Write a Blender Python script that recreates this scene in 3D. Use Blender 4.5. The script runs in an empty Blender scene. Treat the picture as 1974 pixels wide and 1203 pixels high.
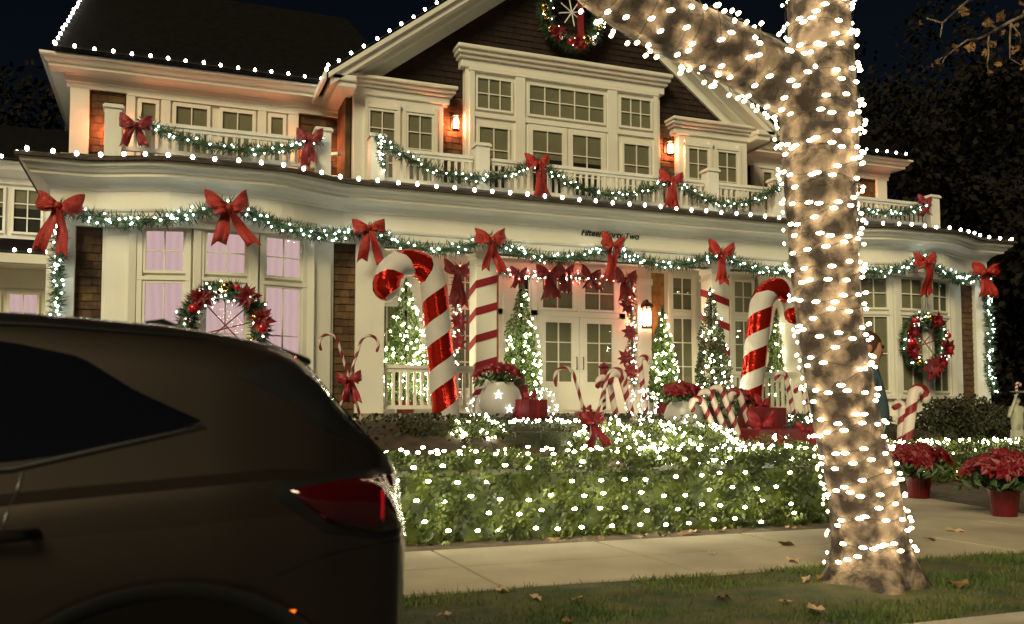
import bpy, bmesh, math, random
from mathutils import Vector, Matrix
R = math.radians
rnd = random.Random(11)
scene = bpy.context.scene
C = scene.collection

# ------------------------------------------------------------------ camera, sky, light
F, PX, PPY = 1750.0, 987.0, 702.0            # focal length and principal point in photo pixels
YAW, PIT, EYE = R(20.8), R(3.1), 1.25
cam = bpy.data.cameras.new('camera'); camo = bpy.data.objects.new('camera', cam); C.objects.link(camo)
cam.sensor_width = 36; cam.lens = F / 1974 * 36; cam.shift_y = (PPY - 601.5) / 1974
cam.clip_start = .05; cam.clip_end = 2000
camo.location = (0, 0, EYE); camo.rotation_euler = (R(90) + PIT, 0, -YAW)
scene.camera = camo
cam.dof.use_dof = True; cam.dof.focus_distance = 18.0; cam.dof.aperture_fstop = 4.0      # near things soften a little
FW = Vector((math.sin(YAW) * math.cos(PIT), math.cos(YAW) * math.cos(PIT), math.sin(PIT)))
RT = Vector((math.cos(YAW), -math.sin(YAW), 0)); UP = RT.cross(FW)

SUN_EL, SUN_AZ = R(34), R(221)               # faint wash light, added from the street side to brighten the facade
w = bpy.data.worlds.new('World'); scene.world = w; w.use_nodes = True
nt = w.node_tree; bg = nt.nodes['Background']
sky = nt.nodes.new('ShaderNodeTexSky'); sky.sky_type = 'NISHITA'; sky.sun_disc = False
sky.sun_elevation = SUN_EL; sky.sun_rotation = SUN_AZ
nt.links.new(sky.outputs[0], bg.inputs[0]); bg.inputs[1].default_value = 0.0012
sl = bpy.data.lights.new('wash_sun', 'SUN'); sl.energy = 2.3; sl.angle = R(24); sl.color = (1.0, .845, .51)
so = bpy.data.objects.new('wash_sun', sl); C.objects.link(so)
sd = Vector((-math.sin(SUN_AZ) * math.cos(SUN_EL), -math.cos(SUN_AZ) * math.cos(SUN_EL), -math.sin(SUN_EL)))
so.rotation_euler = sd.to_track_quat('-Z', 'Y').to_euler(); so.location = (0, -5, 20)
scene.view_settings.view_transform = 'Standard'; scene.view_settings.look = 'None'
scene.view_settings.exposure = 0.32; scene.view_settings.gamma = 1.0; scene.view_settings.use_curve_mapping = False
cy = scene.cycles
cy.use_denoising = True; cy.sample_clamp_indirect = 3.0; cy.sample_clamp_direct = 0
cy.max_bounces = 6; cy.diffuse_bounces = 3; cy.glossy_bounces = 3; cy.transparent_max_bounces = 12; cy.caustics_reflective = False
try: cy.use_light_tree = True
except Exception: pass

def at(px, py, Y):                            # a photo pixel on the plane y = Y, as (x, z)
    d = FW + RT * ((px - PX) / F) + UP * ((PPY - py) / F)
    s = Y / d.y
    return d.x * s, EYE + d.z * s

# ------------------------------------------------------------------ materials
MATS = {}
def mat(name, col, rough=.6, metal=0., var=0., vs=3., bump=0., bs=40., emit=None, es=0., spec=.5, coat=0., col2=None, sheen=0.):
    m = bpy.data.materials.new(name); m.use_nodes = True; n = m.node_tree.nodes; l = m.node_tree.links
    p = n['Principled BSDF']; p.inputs['Base Color'].default_value = (*col, 1)
    p.inputs['Roughness'].default_value = rough; p.inputs['Metallic'].default_value = metal
    p.inputs['Specular IOR Level'].default_value = spec; p.inputs['Coat Weight'].default_value = coat
    p.inputs['Coat Roughness'].default_value = .04
    if sheen: p.inputs['Sheen Weight'].default_value = sheen
    if var or col2 or bump:
        g = n.new('ShaderNodeNewGeometry')
    if var or col2:
        t = n.new('ShaderNodeTexNoise'); t.inputs['Scale'].default_value = vs; t.inputs['Detail'].default_value = 5
        l.new(g.outputs['Position'], t.inputs['Vector'])
        r = n.new('ShaderNodeValToRGB'); l.new(t.outputs['Fac'], r.inputs[0])
        a = tuple(c * (1 - var) for c in col); b = col2 or tuple(min(1, c * (1 + var)) for c in col)
        r.color_ramp.elements[0].position = .32; r.color_ramp.elements[1].position = .68
        r.color_ramp.elements[0].color = (*a, 1); r.color_ramp.elements[1].color = (*b, 1)
        l.new(r.outputs[0], p.inputs['Base Color'])
    if bump:
        t2 = n.new('ShaderNodeTexNoise'); t2.inputs['Scale'].default_value = bs; t2.inputs['Detail'].default_value = 3
        l.new(g.outputs['Position'], t2.inputs['Vector'])
        b2 = n.new('ShaderNodeBump'); b2.inputs['Strength'].default_value = bump; b2.inputs['Distance'].default_value = .02
        l.new(t2.outputs['Fac'], b2.inputs['Height']); l.new(b2.outputs[0], p.inputs['Normal'])
    if emit:
        p.inputs['Emission Color'].default_value = (*emit, 1); p.inputs['Emission Strength'].default_value = es
    MATS[name] = m; return m
def emission(name, col, s):
    m = bpy.data.materials.new(name); m.use_nodes = True; n = m.node_tree.nodes; l = m.node_tree.links
    n.remove(n['Principled BSDF']); e = n.new('ShaderNodeEmission'); e.inputs[0].default_value = (*col, 1); e.inputs[1].default_value = s
    l.new(e.outputs[0], n['Material Output'].inputs[0]); MATS[name] = m; return m
def glassmat(name, tint=(.93, .93, .88)):
    m = bpy.data.materials.new(name); m.use_nodes = True; n = m.node_tree.nodes; l = m.node_tree.links
    n.remove(n['Principled BSDF'])
    t = n.new('ShaderNodeBsdfTransparent'); t.inputs[0].default_value = (*tint, 1)
    g = n.new('ShaderNodeBsdfGlossy'); g.inputs['Roughness'].default_value = .015
    f = n.new('ShaderNodeLayerWeight'); f.inputs['Blend'].default_value = .5
    a = n.new('ShaderNodeMath'); a.operation = 'POWER'; a.inputs[1].default_value = 4.; l.new(f.outputs['Facing'], a.inputs[0])
    b = n.new('ShaderNodeMath'); b.operation = 'MULTIPLY_ADD'; b.inputs[1].default_value = .9; b.inputs[2].default_value = .055; l.new(a.outputs[0], b.inputs[0])
    x = n.new('ShaderNodeMixShader'); l.new(b.outputs[0], x.inputs[0]); l.new(t.outputs[0], x.inputs[1]); l.new(g.outputs[0], x.inputs[2])
    l.new(x.outputs[0], n['Material Output'].inputs[0]); MATS[name] = m; return m

mat('paint', (.74, .72, .62), .55, var=.05, vs=1.3, bump=.04, bs=6)
mat('trim', (.78, .76, .66), .45, var=.03, vs=2)
mat('deck', (.30, .25, .19), .7, var=.25, vs=4, bump=.1)
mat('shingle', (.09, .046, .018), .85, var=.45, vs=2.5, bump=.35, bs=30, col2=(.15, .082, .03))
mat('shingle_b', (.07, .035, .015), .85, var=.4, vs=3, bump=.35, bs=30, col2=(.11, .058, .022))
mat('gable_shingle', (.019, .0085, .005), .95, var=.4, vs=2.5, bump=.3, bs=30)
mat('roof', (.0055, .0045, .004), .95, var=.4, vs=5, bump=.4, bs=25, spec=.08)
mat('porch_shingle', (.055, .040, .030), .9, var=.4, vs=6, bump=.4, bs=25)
mat('blind', (.27, .265, .20), .8, var=.12, vs=2)
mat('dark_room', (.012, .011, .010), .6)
mat('curtain', (.2, .2, .16), .9)
m_ = emission('lit_blind', (1.0, .66, .72), .60)
_n = m_.node_tree.nodes; _l = m_.node_tree.links                       # light and shade of curtain folds, painted into the glow colour
_g = _n.new('ShaderNodeNewGeometry'); _w = _n.new('ShaderNodeTexWave'); _w.inputs['Scale'].default_value = 2.2; _w.inputs['Distortion'].default_value = 2.5; _w.inputs['Detail'].default_value = 2
_l.new(_g.outputs['Position'], _w.inputs['Vector']); _r = _n.new('ShaderNodeValToRGB'); _l.new(_w.outputs['Fac'], _r.inputs[0])
_r.color_ramp.elements[0].color = (.93, .62, .68, 1); _r.color_ramp.elements[1].color = (1.0, .69, .74, 1); _l.new(_r.outputs[0], [q for q in _n if q.type == 'EMISSION'][0].inputs[0])
glassmat('glass')
mat('wood_shutter', (.24, .11, .03), .6, var=.3, vs=8)
mat('bronze', (.035, .03, .02), .4, metal=.6)
mat('black_iron', (.012, .012, .012), .45, metal=.4)
mat('stone', (.10, .085, .065), .85, var=.4, vs=4, bump=.5, bs=20, col2=(.16, .14, .11))
mat('concrete', (.35, .295, .215), .85, var=.24, vs=1.1, bump=.2, bs=45)
mat('kerb', (.33, .30, .24), .85, var=.15, vs=3, bump=.15, bs=50)
mat('asphalt', (.035, .034, .036), .85, var=.3, vs=30, bump=.3, bs=120)
mat('soil', (.035, .022, .012), .95, var=.5, vs=6, bump=.6, bs=30, col2=(.075, .042, .02))
mat('turf', (.03, .07, .012), .95, var=.5, vs=4, bump=.4, bs=60, col2=(.085, .075, .028))
mat('grass', (.036, .105, .012), .75, var=.4, vs=2.5, col2=(.115, .145, .032))
mat('hedge_leaf', (.022, .045, .007), .5, var=.5, vs=5, col2=(.10, .125, .014))  # yellow-green mottling imitates the bulbs' glow on the leaves
mat('dark_leaf', (.022, .04, .012), .6, var=.5, vs=4, col2=(.05, .07, .022))
mat('box_leaf', (.03, .04, .014), .7, var=.4, vs=6, col2=(.05, .055, .022))
mat('topiary_leaf', (.045, .10, .014), .55, var=.5, vs=8, col2=(.10, .16, .025))
mat('garland_leaf', (.02, .06, .022), .6, var=.5, vs=12, col2=(.05, .11, .04))
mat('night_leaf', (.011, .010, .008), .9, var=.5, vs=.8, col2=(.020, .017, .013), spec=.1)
mat('bark', (.065, .046, .036), .85, var=.5, vs=6.5, bump=1.0, bs=26, col2=(.25, .192, .142))
_r = [q for q in MATS['bark'].node_tree.nodes if q.type == 'VALTORGB'][0].color_ramp; _r.elements[0].position = .44; _r.elements[1].position = .60
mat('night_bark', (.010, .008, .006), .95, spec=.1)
mat('dead_leaf', (.15, .07, .022), .75, var=.4, vs=7, col2=(.27, .15, .055))
mat('dead_leaf_b', (.36, .25, .14), .75, var=.3, vs=7, col2=(.48, .33, .2))
mat('bow_red', (.38, .010, .007), .28, var=.55, vs=45, bump=1.0, bs=60, metal=.25, spec=.7, col2=(.62, .03, .015))
mat('bow_dark', (.22, .006, .012), .45, var=.2, vs=14, bump=.4, bs=40, sheen=.3)
mat('ribbon_red', (.24, .008, .016), .55, var=.12, vs=8)
mat('foil_red', (.80, .035, .02), .16, metal=.85, bump=.35, bs=9)
mat('foil_white', (.50, .47, .44), .6, var=.05, vs=5)
mat('cane_white', (.60, .50, .45), .4)
mat('cane_red', (.19, .010, .014), .4)
mat('petal', (.26, .005, .012), .5, var=.35, vs=12, col2=(.17, .003, .010))
mat('leaf_green', (.03, .07, .015), .5, var=.4, vs=9)
mat('pot_red', (.11, .004, .008), .35, var=.2, vs=10)
mat('white_pot', (.42, .40, .37), .35)
mat('gift_red', (.13, .006, .010), .4, var=.15, vs=10)
mat('gift_ribbon', (.75, .66, .52), .35)
mat('gold', (.62, .42, .12), .2, metal=1.)
mat('silver', (.72, .70, .66), .18, metal=1.)
mat('ball_red', (.42, .01, .015), .12, coat=.5)
mat('wire', (.012, .02, .012), .6)
mat('white_glitter', (.8, .78, .74), .3, bump=.5, bs=80)
mat('stone_pale', (.42, .42, .32), .8, var=.15, vs=6, bump=.15, bs=25)
mat('car_paint', (.046, .036, .029), .44, metal=.85, coat=1.0, spec=.5)
mat('car_glass', (.004, .004, .006), .03, spec=.6, coat=1.)
mat('car_black', (.008, .008, .009), .35)
mat('tyre', (.012, .012, .012), .8, bump=.2, bs=60)
mat('chrome', (.7, .7, .72), .12, metal=1.)
mat('lamp_red', (.035, .0012, .002), .08, coat=1., spec=.7)
mat('lamp_red_lit', (.40, .006, .014), .08, coat=1., emit=(1, .01, .03), es=.08)
emission('marker_amber', (1.0, .16, .01), 1.6)
mat('jacket', (.045, .085, .105), .8, var=.25, vs=9)
mat('trousers', (.015, .016, .022), .85)
mat('skin', (.42, .22, .14), .55)
mat('hair', (.07, .032, .014), .6)
mat('shoe', (.02, .018, .016), .6)
emission('bulb_roof', (1.0, .93, .78), 34)
emission('bulb_mini', (1.0, .96, .80), 26)
emission('bulb_cool', (.88, 1.0, .92), 26)
emission('bulb_tree', (1.0, .78, .46), 20)
emission('bulb_hedge', (1.0, .96, .62), 62)
emission('bulb_red', (1.0, .05, .04), 40)
emission('bulb_blue', (.02, .06, 1.0), 6)
emission('lantern_glow', (1.0, .26, .11), 170)
emission('lantern_warm', (1.0, .50, .28), 40)
emission('star_glow', (1.0, .93, .80), 1.6)

# ------------------------------------------------------------------ builders
class MB:
    def __init__(s): s.v = []; s.f = []
    def add(s, vs, fs):
        o = len(s.v); s.v += [tuple(v) for v in vs]; s.f += [tuple(i + o for i in f) for f in fs]; return s
    def box(s, x0, x1, y0, y1, z0, z1):
        return s.add([(x0, y0, z0), (x1, y0, z0), (x1, y1, z0), (x0, y1, z0), (x0, y0, z1), (x1, y0, z1), (x1, y1, z1), (x0, y1, z1)],
                     [(0, 3, 2, 1), (4, 5, 6, 7), (0, 1, 5, 4), (1, 2, 6, 5), (2, 3, 7, 6), (3, 0, 4, 7)])
    def prism(s, poly, y0, y1):                # polygon in xz, extruded along y
        n = len(poly)
        vs = [(x, y0, z) for x, z in poly] + [(x, y1, z) for x, z in poly]
        return s.add(vs, [tuple(range(n)), tuple(range(2 * n - 1, n - 1, -1))] + [(i, i + n, (i + 1) % n + n, (i + 1) % n) for i in range(n)])
    def slab(s, poly, z0, z1):                 # polygon in xy, extruded along z
        n = len(poly)
        vs = [(x, y, z0) for x, y in poly] + [(x, y, z1) for x, y in poly]
        return s.add(vs, [tuple(range(n - 1, -1, -1)), tuple(range(n, 2 * n))] + [(i, (i + 1) % n, (i + 1) % n + n, i + n) for i in range(n)])
    def tube(s, pts, rad, n=8, caps=True):
        pts = [Vector(p) for p in pts]; m = len(pts); vs = []
        rad = [rad] * m if isinstance(rad, (int, float)) else rad
        ref = None
        for i, p in enumerate(pts):
            t = (pts[min(i + 1, m - 1)] - pts[max(i - 1, 0)]).normalized()
            if ref is None: ref = Vector((0, 0, 1)) if abs(t.z) < .9 else Vector((1, 0, 0))
            a = (ref - t * ref.dot(t)).normalized(); ref = a; b = t.cross(a)
            for k in range(n):
                q = 2 * math.pi * k / n
                vs.append(p + (a * math.cos(q) + b * math.sin(q)) * rad[i])
        fs = [(i * n + k, i * n + (k + 1) % n, (i + 1) * n + (k + 1) % n, (i + 1) * n + k) for i in range(m - 1) for k in range(n)]
        if caps: fs += [tuple(range(n - 1, -1, -1)), tuple(range((m - 1) * n, m * n))]
        return s.add(vs, fs)
    def lathe(s, prof, n=16, c=(0, 0, 0)):
        vs = []; m = len(prof)
        for r, z in prof:
            for k in range(n):
                q = 2 * math.pi * k / n; vs.append((c[0] + r * math.cos(q), c[1] + r * math.sin(q), c[2] + z))
        fs = [(i * n + k, i * n + (k + 1) % n, (i + 1) * n + (k + 1) % n, (i + 1) * n + k) for i in range(m - 1) for k in range(n)]
        fs += [tuple(range(n - 1, -1, -1)), tuple(range((m - 1) * n, m * n))]
        return s.add(vs, fs)
    def ball(s, c, r, nu=10, nv=7):
        if isinstance(r, (int, float)): r = (r, r, r)
        vs = [(c[0], c[1], c[2] - r[2])]; 
        for i in range(1, nv):
            a = -math.pi / 2 + math.pi * i / nv
            for k in range(nu):
                q = 2 * math.pi * k / nu
                vs.append((c[0] + r[0] * math.cos(a) * math.cos(q), c[1] + r[1] * math.cos(a) * math.sin(q), c[2] + r[2] * math.sin(a)))
        vs.append((c[0], c[1], c[2] + r[2])); e = len(vs) - 1
        fs = [(0, 1 + (k + 1) % nu, 1 + k) for k in range(nu)]
        for i in range(nv - 2):
            for k in range(nu):
                a = 1 + i * nu + k; b = 1 + i * nu + (k + 1) % nu; fs.append((a, b, b + nu, a + nu))
        fs += [(e, 1 + (nv - 2) * nu + k, 1 + (nv - 2) * nu + (k + 1) % nu) for k in range(nu)]
        return s.add(vs, fs)
    def bulb(s, c, r):                          # 8-sided little lamp
        x, y, z = c
        return s.add([(x - r, y, z), (x + r, y, z), (x, y - r, z), (x, y + r, z), (x, y, z - r), (x, y, z + r)],
                     [(0, 2, 5), (2, 1, 5), (1, 3, 5), (3, 0, 5), (2, 0, 4), (1, 2, 4), (3, 1, 4), (0, 3, 4)])
    def grid(s, fn, nu, nv):
        vs = [fn(i / nu, j / nv) for i in range(nu + 1) for j in range(nv + 1)]; m = nv + 1
        return s.add(vs, [(i * m + j, (i + 1) * m + j, (i + 1) * m + j + 1, i * m + j + 1) for i in range(nu) for j in range(nv)])
    def leaf(s, c, n, u, L, W):                 # a pointed leaf of four corners, slightly folded
        c = Vector(c); v = n.cross(u)
        return s.add([c - u * L * .5, c + v * W * .5 + n * W * .15, c + u * L * .5, c - v * W * .5 + n * W * .15], [(0, 1, 2), (0, 2, 3)])
    def mesh(s, name, m, smooth=False):
        me = bpy.data.meshes.new(name); me.from_pydata(s.v, [], s.f)
        if m: me.materials.append(MATS[m])
        if smooth: me.polygons.foreach_set('use_smooth', [True] * len(me.polygons))
        me.update(); return me
    def build(s, name, m, parent=None, smooth=False, kind=None):
        o = bpy.data.objects.new(name, s.mesh(name, m, smooth)); C.objects.link(o)
        if parent: setpar(o, parent)
        if kind: o['kind'] = kind
        return o
def wm(o):
    b = Matrix.LocRotScale(o.location, o.rotation_euler, o.scale)
    return (wm(o.parent) @ o.matrix_parent_inverse @ b) if o.parent else b
def setpar(o, p, keep=True):
    o.parent = p
    o.matrix_parent_inverse = wm(p).inverted() if keep else Matrix()
def thing(name, label, cat, loc=(0, 0, 0), rz=0, group=None):
    o = bpy.data.objects.new(name, None); o.empty_display_size = .2; C.objects.link(o); o.location = loc; o.rotation_euler = (0, 0, rz)
    return tag(o, label, cat, group)
def tag(o, label, cat, group=None):
    o['label'] = label; o['category'] = cat
    if group: o['group'] = group
    return o
def struct(o): o['kind'] = 'structure'; return o
def inst(me, name, parent, loc, rot=(0, 0, 0), sc=(1, 1, 1), keep=True):
    o = bpy.data.objects.new(name, me); C.objects.link(o); o.location = loc; o.rotation_euler = rot; o.scale = sc
    if parent: setpar(o, parent, keep)
    return o
def bevel(o, wd=.01, seg=2):
    b = o.modifiers.new('bevel', 'BEVEL'); b.width = wd; b.segments = seg; b.limit_method = 'ANGLE'; return o
def rvec():
    while True:
        v = Vector((rnd.uniform(-1, 1), rnd.uniform(-1, 1), rnd.uniform(-1, 1)))
        if .05 < v.length < 1: return v.normalized()
_b = MB().ball((0, 0, 0), 1, 6, 4)
BULB = {k: _b.mesh('bulb', k) for k in ('bulb_roof', 'bulb_mini', 'bulb_cool', 'bulb_tree', 'bulb_hedge', 'bulb_red', 'bulb_blue')}
UNIT = {k: MB().box(-.5, .5, -.5, .5, -.5, .5).mesh('piece', k) for k in ('glass', 'blind', 'trim', 'lit_blind', 'dark_room', 'paint')}
def smooth01(t): t = max(0., min(1., t)); return t * t * (3 - 2 * t)

XM = 17.8                                       # the house is symmetric about x = 8.9
def mx(x): return XM - x
def h_ground(x, y): return .10 + 1.02 * smooth01((y - 9.8) / 4.6) * (1 - .55 * smooth01((x - 13) / 2))

# ------------------------------------------------------------------ ground, road, kerb, pavement, path
ys = [-300, -60, -10, 3.6, 3.80, 3.84, 5.55, 7.30, 7.36, 8, 9, 9.8, 10.4, 11, 11.6, 12.2, 12.8, 13.4, 14, 14.5, 15, 17, 22, 30, 60, 150, 600]
def gz_(x, y): return -.05 if y <= 3.81 else (.06 if y <= 7.31 else h_ground(x, y))
m = MB()
xs = [-500, -100, -30, -8, 0, 8, 12.5, 13, 13.5, 14, 14.5, 15, 15.5, 20, 30, 100, 500]
m.add([(x, y, gz_(x, y)) for y in ys for x in xs], [(j * len(xs) + i, j * len(xs) + i + 1, (j + 1) * len(xs) + i + 1, (j + 1) * len(xs) + i) for j in range(len(ys) - 1) for i in range(len(xs) - 1)])
struct(m.build('ground', 'soil'))
struct(MB().box(-120, 120, -8, 3.70, -.2, 0).build('road', 'asphalt'))
kerb = struct(MB().box(-60, 60, 3.72, 3.86, -.15, .02).build('kerb', 'kerb'))
km = MB().box(-.745, .745, -.075, .075, -.1, .05).mesh('kerb_stone', 'kerb')
for i in range(12): bevel(inst(km, 'kerb_stone', kerb, (-3 + i * 1.5, 3.785, .08)), .02, 3)
side = struct(MB().box(-60, 60, 5.60, 7.32, -.1, .085).build('pavement', 'soil'))
sm = MB().box(-.738, .738, -.419, .419, -.03, .03).mesh('slab', 'concrete')
for i in range(13):
    for j in range(2):
        bevel(inst(sm, 'slab', side, (-3.2 + i * 1.5 + .02, 6.032 + j * .86, .09 + rnd.uniform(-.002, .002))), .006, 2)
struct(MB().slab([(6.9, 7.34), (9.05, 7.34), (9.45, 9.2), (10.9, 13.2), (9.0, 13.2), (7.5, 9.2)], 0, .118).build('garden_path', 'concrete'))
turf = MB()
nx_, ny_ = 60, 14
turf.grid(lambda a, b: (-4 + 18 * a, 3.87 + 1.72 * b, .105 + .02 * math.sin(a * 40) * math.sin(b * 9) + .015 * math.sin(b * math.pi)), nx_, ny_)
struct(turf.build('verge', 'turf'))
g = MB()
for _ in range(30000):
    x = rnd.uniform(.3, 9); y = rnd.uniform(3.88, 5.60)
    if (x - 4.43) ** 2 + (y - 4.88) ** 2 < .085: continue
    if math.sin(x * 3.1 + y * 5) * math.sin(x * 1.7 - y * 3.3) > .38 and rnd.random() < .8: continue
    a = rnd.uniform(0, 6.28); h = rnd.uniform(.015, .052); wd = .006
    bx, by = math.cos(a) * wd, math.sin(a) * wd; lx, ly = rnd.uniform(-.03, .03), rnd.uniform(-.03, .03)
    g.add([(x - bx, y - by, .1), (x + bx, y + by, .1), (x + lx, y + ly, .105 + h)], [(0, 1, 2)])
tag(g.build('grass', 'grass', kind='stuff'), 'short patchy green grass on the verge between kerb and pavement', 'grass')

gc = MB()
for _ in range(9000):
    x = rnd.uniform(-3, 16); y = rnd.uniform(8.8, 16.8)
    if x > 6.6 and y < 11.2 or math.sin(x * 2.3 + y) * math.sin(y * 2.9 - x) > .35: continue
    d = rvec(); d.z = abs(d.z) + .3; d.normalize()
    gc.leaf((x, y, h_ground(x, y) + rnd.uniform(.02, .12)), d, d.orthogonal().normalized(), rnd.uniform(.06, .13), .06)
tag(gc.build('ground_cover', 'box_leaf', kind='stuff'), 'low dark green ground cover on the garden bed before the porch', 'ground cover')

# ------------------------------------------------------------------ the house
house = thing('house', 'large cream house with brown shingles, wide porch, balconies and central gable', 'house', (8.9, 18.5, .9))
def hb(name, mt, *boxes, bv=0.):
    m = MB()
    for b in boxes: m.box(*b)
    o = m.build(name, mt, house)
    if bv: bevel(o, bv)
    return o
def mbox(b): return (mx(b[1]), mx(b[0]), *b[2:])
def both(name, mt, *boxes, bv=0.):
    a = hb(name, mt, *boxes, bv=bv); b = hb(name, mt, *[mbox(q) for q in boxes], bv=bv); return a, b

def window(x, y, z, W, H, nx, nz, rz=0, mode='blind', name='window', marg=(.05, .05, .05, .05), mun=.024, parent=None, depth=.05):
    l, r, b, t = marg; m = MB()
    m.box(0, l, -depth, 0, 0, H); m.box(W - r, W, -depth, 0, 0, H); m.box(l, W - r, -depth, 0, 0, b); m.box(l, W - r, -depth, 0, H - t, H)
    iw, ih = W - l - r, H - b - t
    for i in range(1, nx): m.box(l + iw * i / nx - mun / 2, l + iw * i / nx + mun / 2, -depth * .8, -.012, b, H - t)
    for j in range(1, nz): m.box(l, W - r, -depth * .78, -.013, b + ih * j / nz - mun / 2, b + ih * j / nz + mun / 2)
    o = bpy.data.objects.new(name, m.mesh(name, 'trim')); C.objects.link(o); o.location = (x, y, z); o.rotation_euler = (0, 0, rz)
    setpar(o, parent or house)
    for i in range(nx):
        for j in range(nz):
            inst(UNIT['glass'], 'pane', o, (l + iw * (i + .5) / nx, -depth * .5 + rnd.uniform(-.001, .001), b + ih * (j + .5) / nz),
                 (rnd.uniform(-.012, .012), 0, rnd.uniform(-.012, .012)), (iw / nx - .002, .004, ih / nz - .002), keep=False)
    if mode == 'half':
        inst(UNIT['blind'], 'blind', o, (W / 2, -.006, H - t - ih * .22), sc=(iw, .006, ih * .44), keep=False)
        inst(UNIT['dark_room'], 'room_shade_sheet', o, (W / 2, -.005, b + ih * .28), sc=(iw, .004, ih * .56), keep=False)  # near-black sheet stands in for the shade of the unlit room
    else:
        k = {'blind': 'blind', 'lit': 'lit_blind', 'dark': 'dark_room'}[mode]
        inst(UNIT[k], 'blind', o, (W / 2, -.006, b + ih / 2), sc=(iw, .006, ih), keep=False)  # in dark mode a near-black sheet, standing in for the unlit room
    return o
def wins(x0, x1, z0, z1, Y, nx, nz, **k): return window(x0, Y, z0, x1 - x0, z1 - z0, nx, nz, **k)

SH = [MB().add([(-.5, 0, 0), (.5, 0, 0), (.5, -1, 0), (-.5, -1, 0), (-.5, 0, 1), (.5, 0, 1), (.5, -.25, 1), (-.5, -.25, 1)],
      [(0, 1, 2, 3), (4, 7, 6, 5), (3, 2, 6, 7), (0, 4, 5, 1), (0, 3, 7, 4), (1, 5, 6, 2)]).mesh('shingle', k) for k in ('shingle', 'shingle_b')]
def shingles(x0, x1, z0, z1, Y, rz=0, ch=.145, base=None):
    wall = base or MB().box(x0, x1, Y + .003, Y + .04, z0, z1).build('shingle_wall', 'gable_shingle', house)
    z = z0; r = 0
    while z < z1 - .02:
        h = min(ch, z1 - z); x = x0 - (.07 if r % 2 else 0)
        while x < x1 - .01:
            wd = rnd.uniform(.12, .21); a = max(x, x0); b = min(x + wd, x1)
            if b - a > .02:
                inst(SH[rnd.random() < .4], 'shingle', wall, ((a + b) / 2, Y, z + rnd.uniform(-.006, .006)), (0, 0, 0), (b - a - .006, rnd.uniform(.018, .03), h - .004))
            x += wd
        z += ch; r += 1
    return wall
def sweep(path, prof, name, mt, parent=None):
    P = [Vector((x, y)) for x, y in path]; n = len(P); vs = []
    for i, p in enumerate(P):
        d0 = (p - P[i - 1]).normalized() if i else None; d1 = (P[i + 1] - p).normalized() if i < n - 1 else None
        d0 = d0 or d1; d1 = d1 or d0
        n0 = Vector((d0.y, -d0.x)); n1 = Vector((d1.y, -d1.x)); nn = (n0 + n1).normalized(); nn = nn / max(.3, nn.dot(n0))
        for o, z in prof: q = p + nn * o; vs.append((q.x, q.y, z))
    m = len(prof)
    return MB().add(vs, [(i * m + j, (i + 1) * m + j, (i + 1) * m + j + 1, i * m + j + 1) for i in range(n - 1) for j in range(m - 1)]).build(name, mt, parent)

# masses behind the facades
both('wall', 'paint', (-1.95, 3.9, 17.6, 28, .2, 5.55))
hb('wall', 'paint', (3.9, 13.9, 19.1, 28, .2, 5.55))
both('upper_wall', 'paint', (-1.98, 3.72, 21.0, 28, 5.56, 8.6))
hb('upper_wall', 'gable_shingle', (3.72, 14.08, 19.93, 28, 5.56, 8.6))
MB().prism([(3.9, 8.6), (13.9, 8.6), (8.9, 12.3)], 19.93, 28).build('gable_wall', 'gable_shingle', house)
hb('balcony_deck', 'deck', (-1.9, 19.7, 18.15, 21.0, 5.9, 6.0))
hb('porch_floor', 'deck', (3.4, 14.4, 17.2, 19.1, 1.05, 1.25))
hb('porch_ceiling', 'paint', (3.4, 14.4, 17.5, 19.1, 4.74, 4.80))
hb('porch_beam', 'trim', (3.3, 14.5, 17.47, 17.85, 4.54, 4.738))

# cornice with the two swelling bays
def bump(x): return .5 * (smooth01((2.35 - abs(x - .92)) / 1.6) + smooth01((2.35 - abs(mx(x) - .92)) / 1.6))
front = [(-1.95 + 21.7 * i / 90, 17.45 - bump(-1.95 + 21.7 * i / 90)) for i in range(91)]
cpath = [(-1.95, 21.4)] + front + [(19.75, 21.4)]
sweep(cpath, [(-.25, 4.54), (0, 4.54), (0, 4.66), (.02, 4.66), (.02, 4.78), (.045, 4.80), (.06, 4.84), (.06, 4.87), (.015, 4.88), (.015, 5.16), (.04, 5.17),
              (.06, 5.22), (.11, 5.28), (.19, 5.325), (.27, 5.345), (.30, 5.35), (.30, 5.40), (.34, 5.42), (.37, 5.47), (.44, 5.51), (.46, 5.57), (.46, 5.585)], 'cornice', 'trim', house)
sweep(cpath, [(.20, 5.588), (.52, 5.588), (.52, 5.64), (-.75, 6.02)], 'porch_roof', 'porch_shingle', house)
sweep(front, [(-.4, 4.56), (0.0, 4.56)], 'soffit', 'trim', house)

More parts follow.
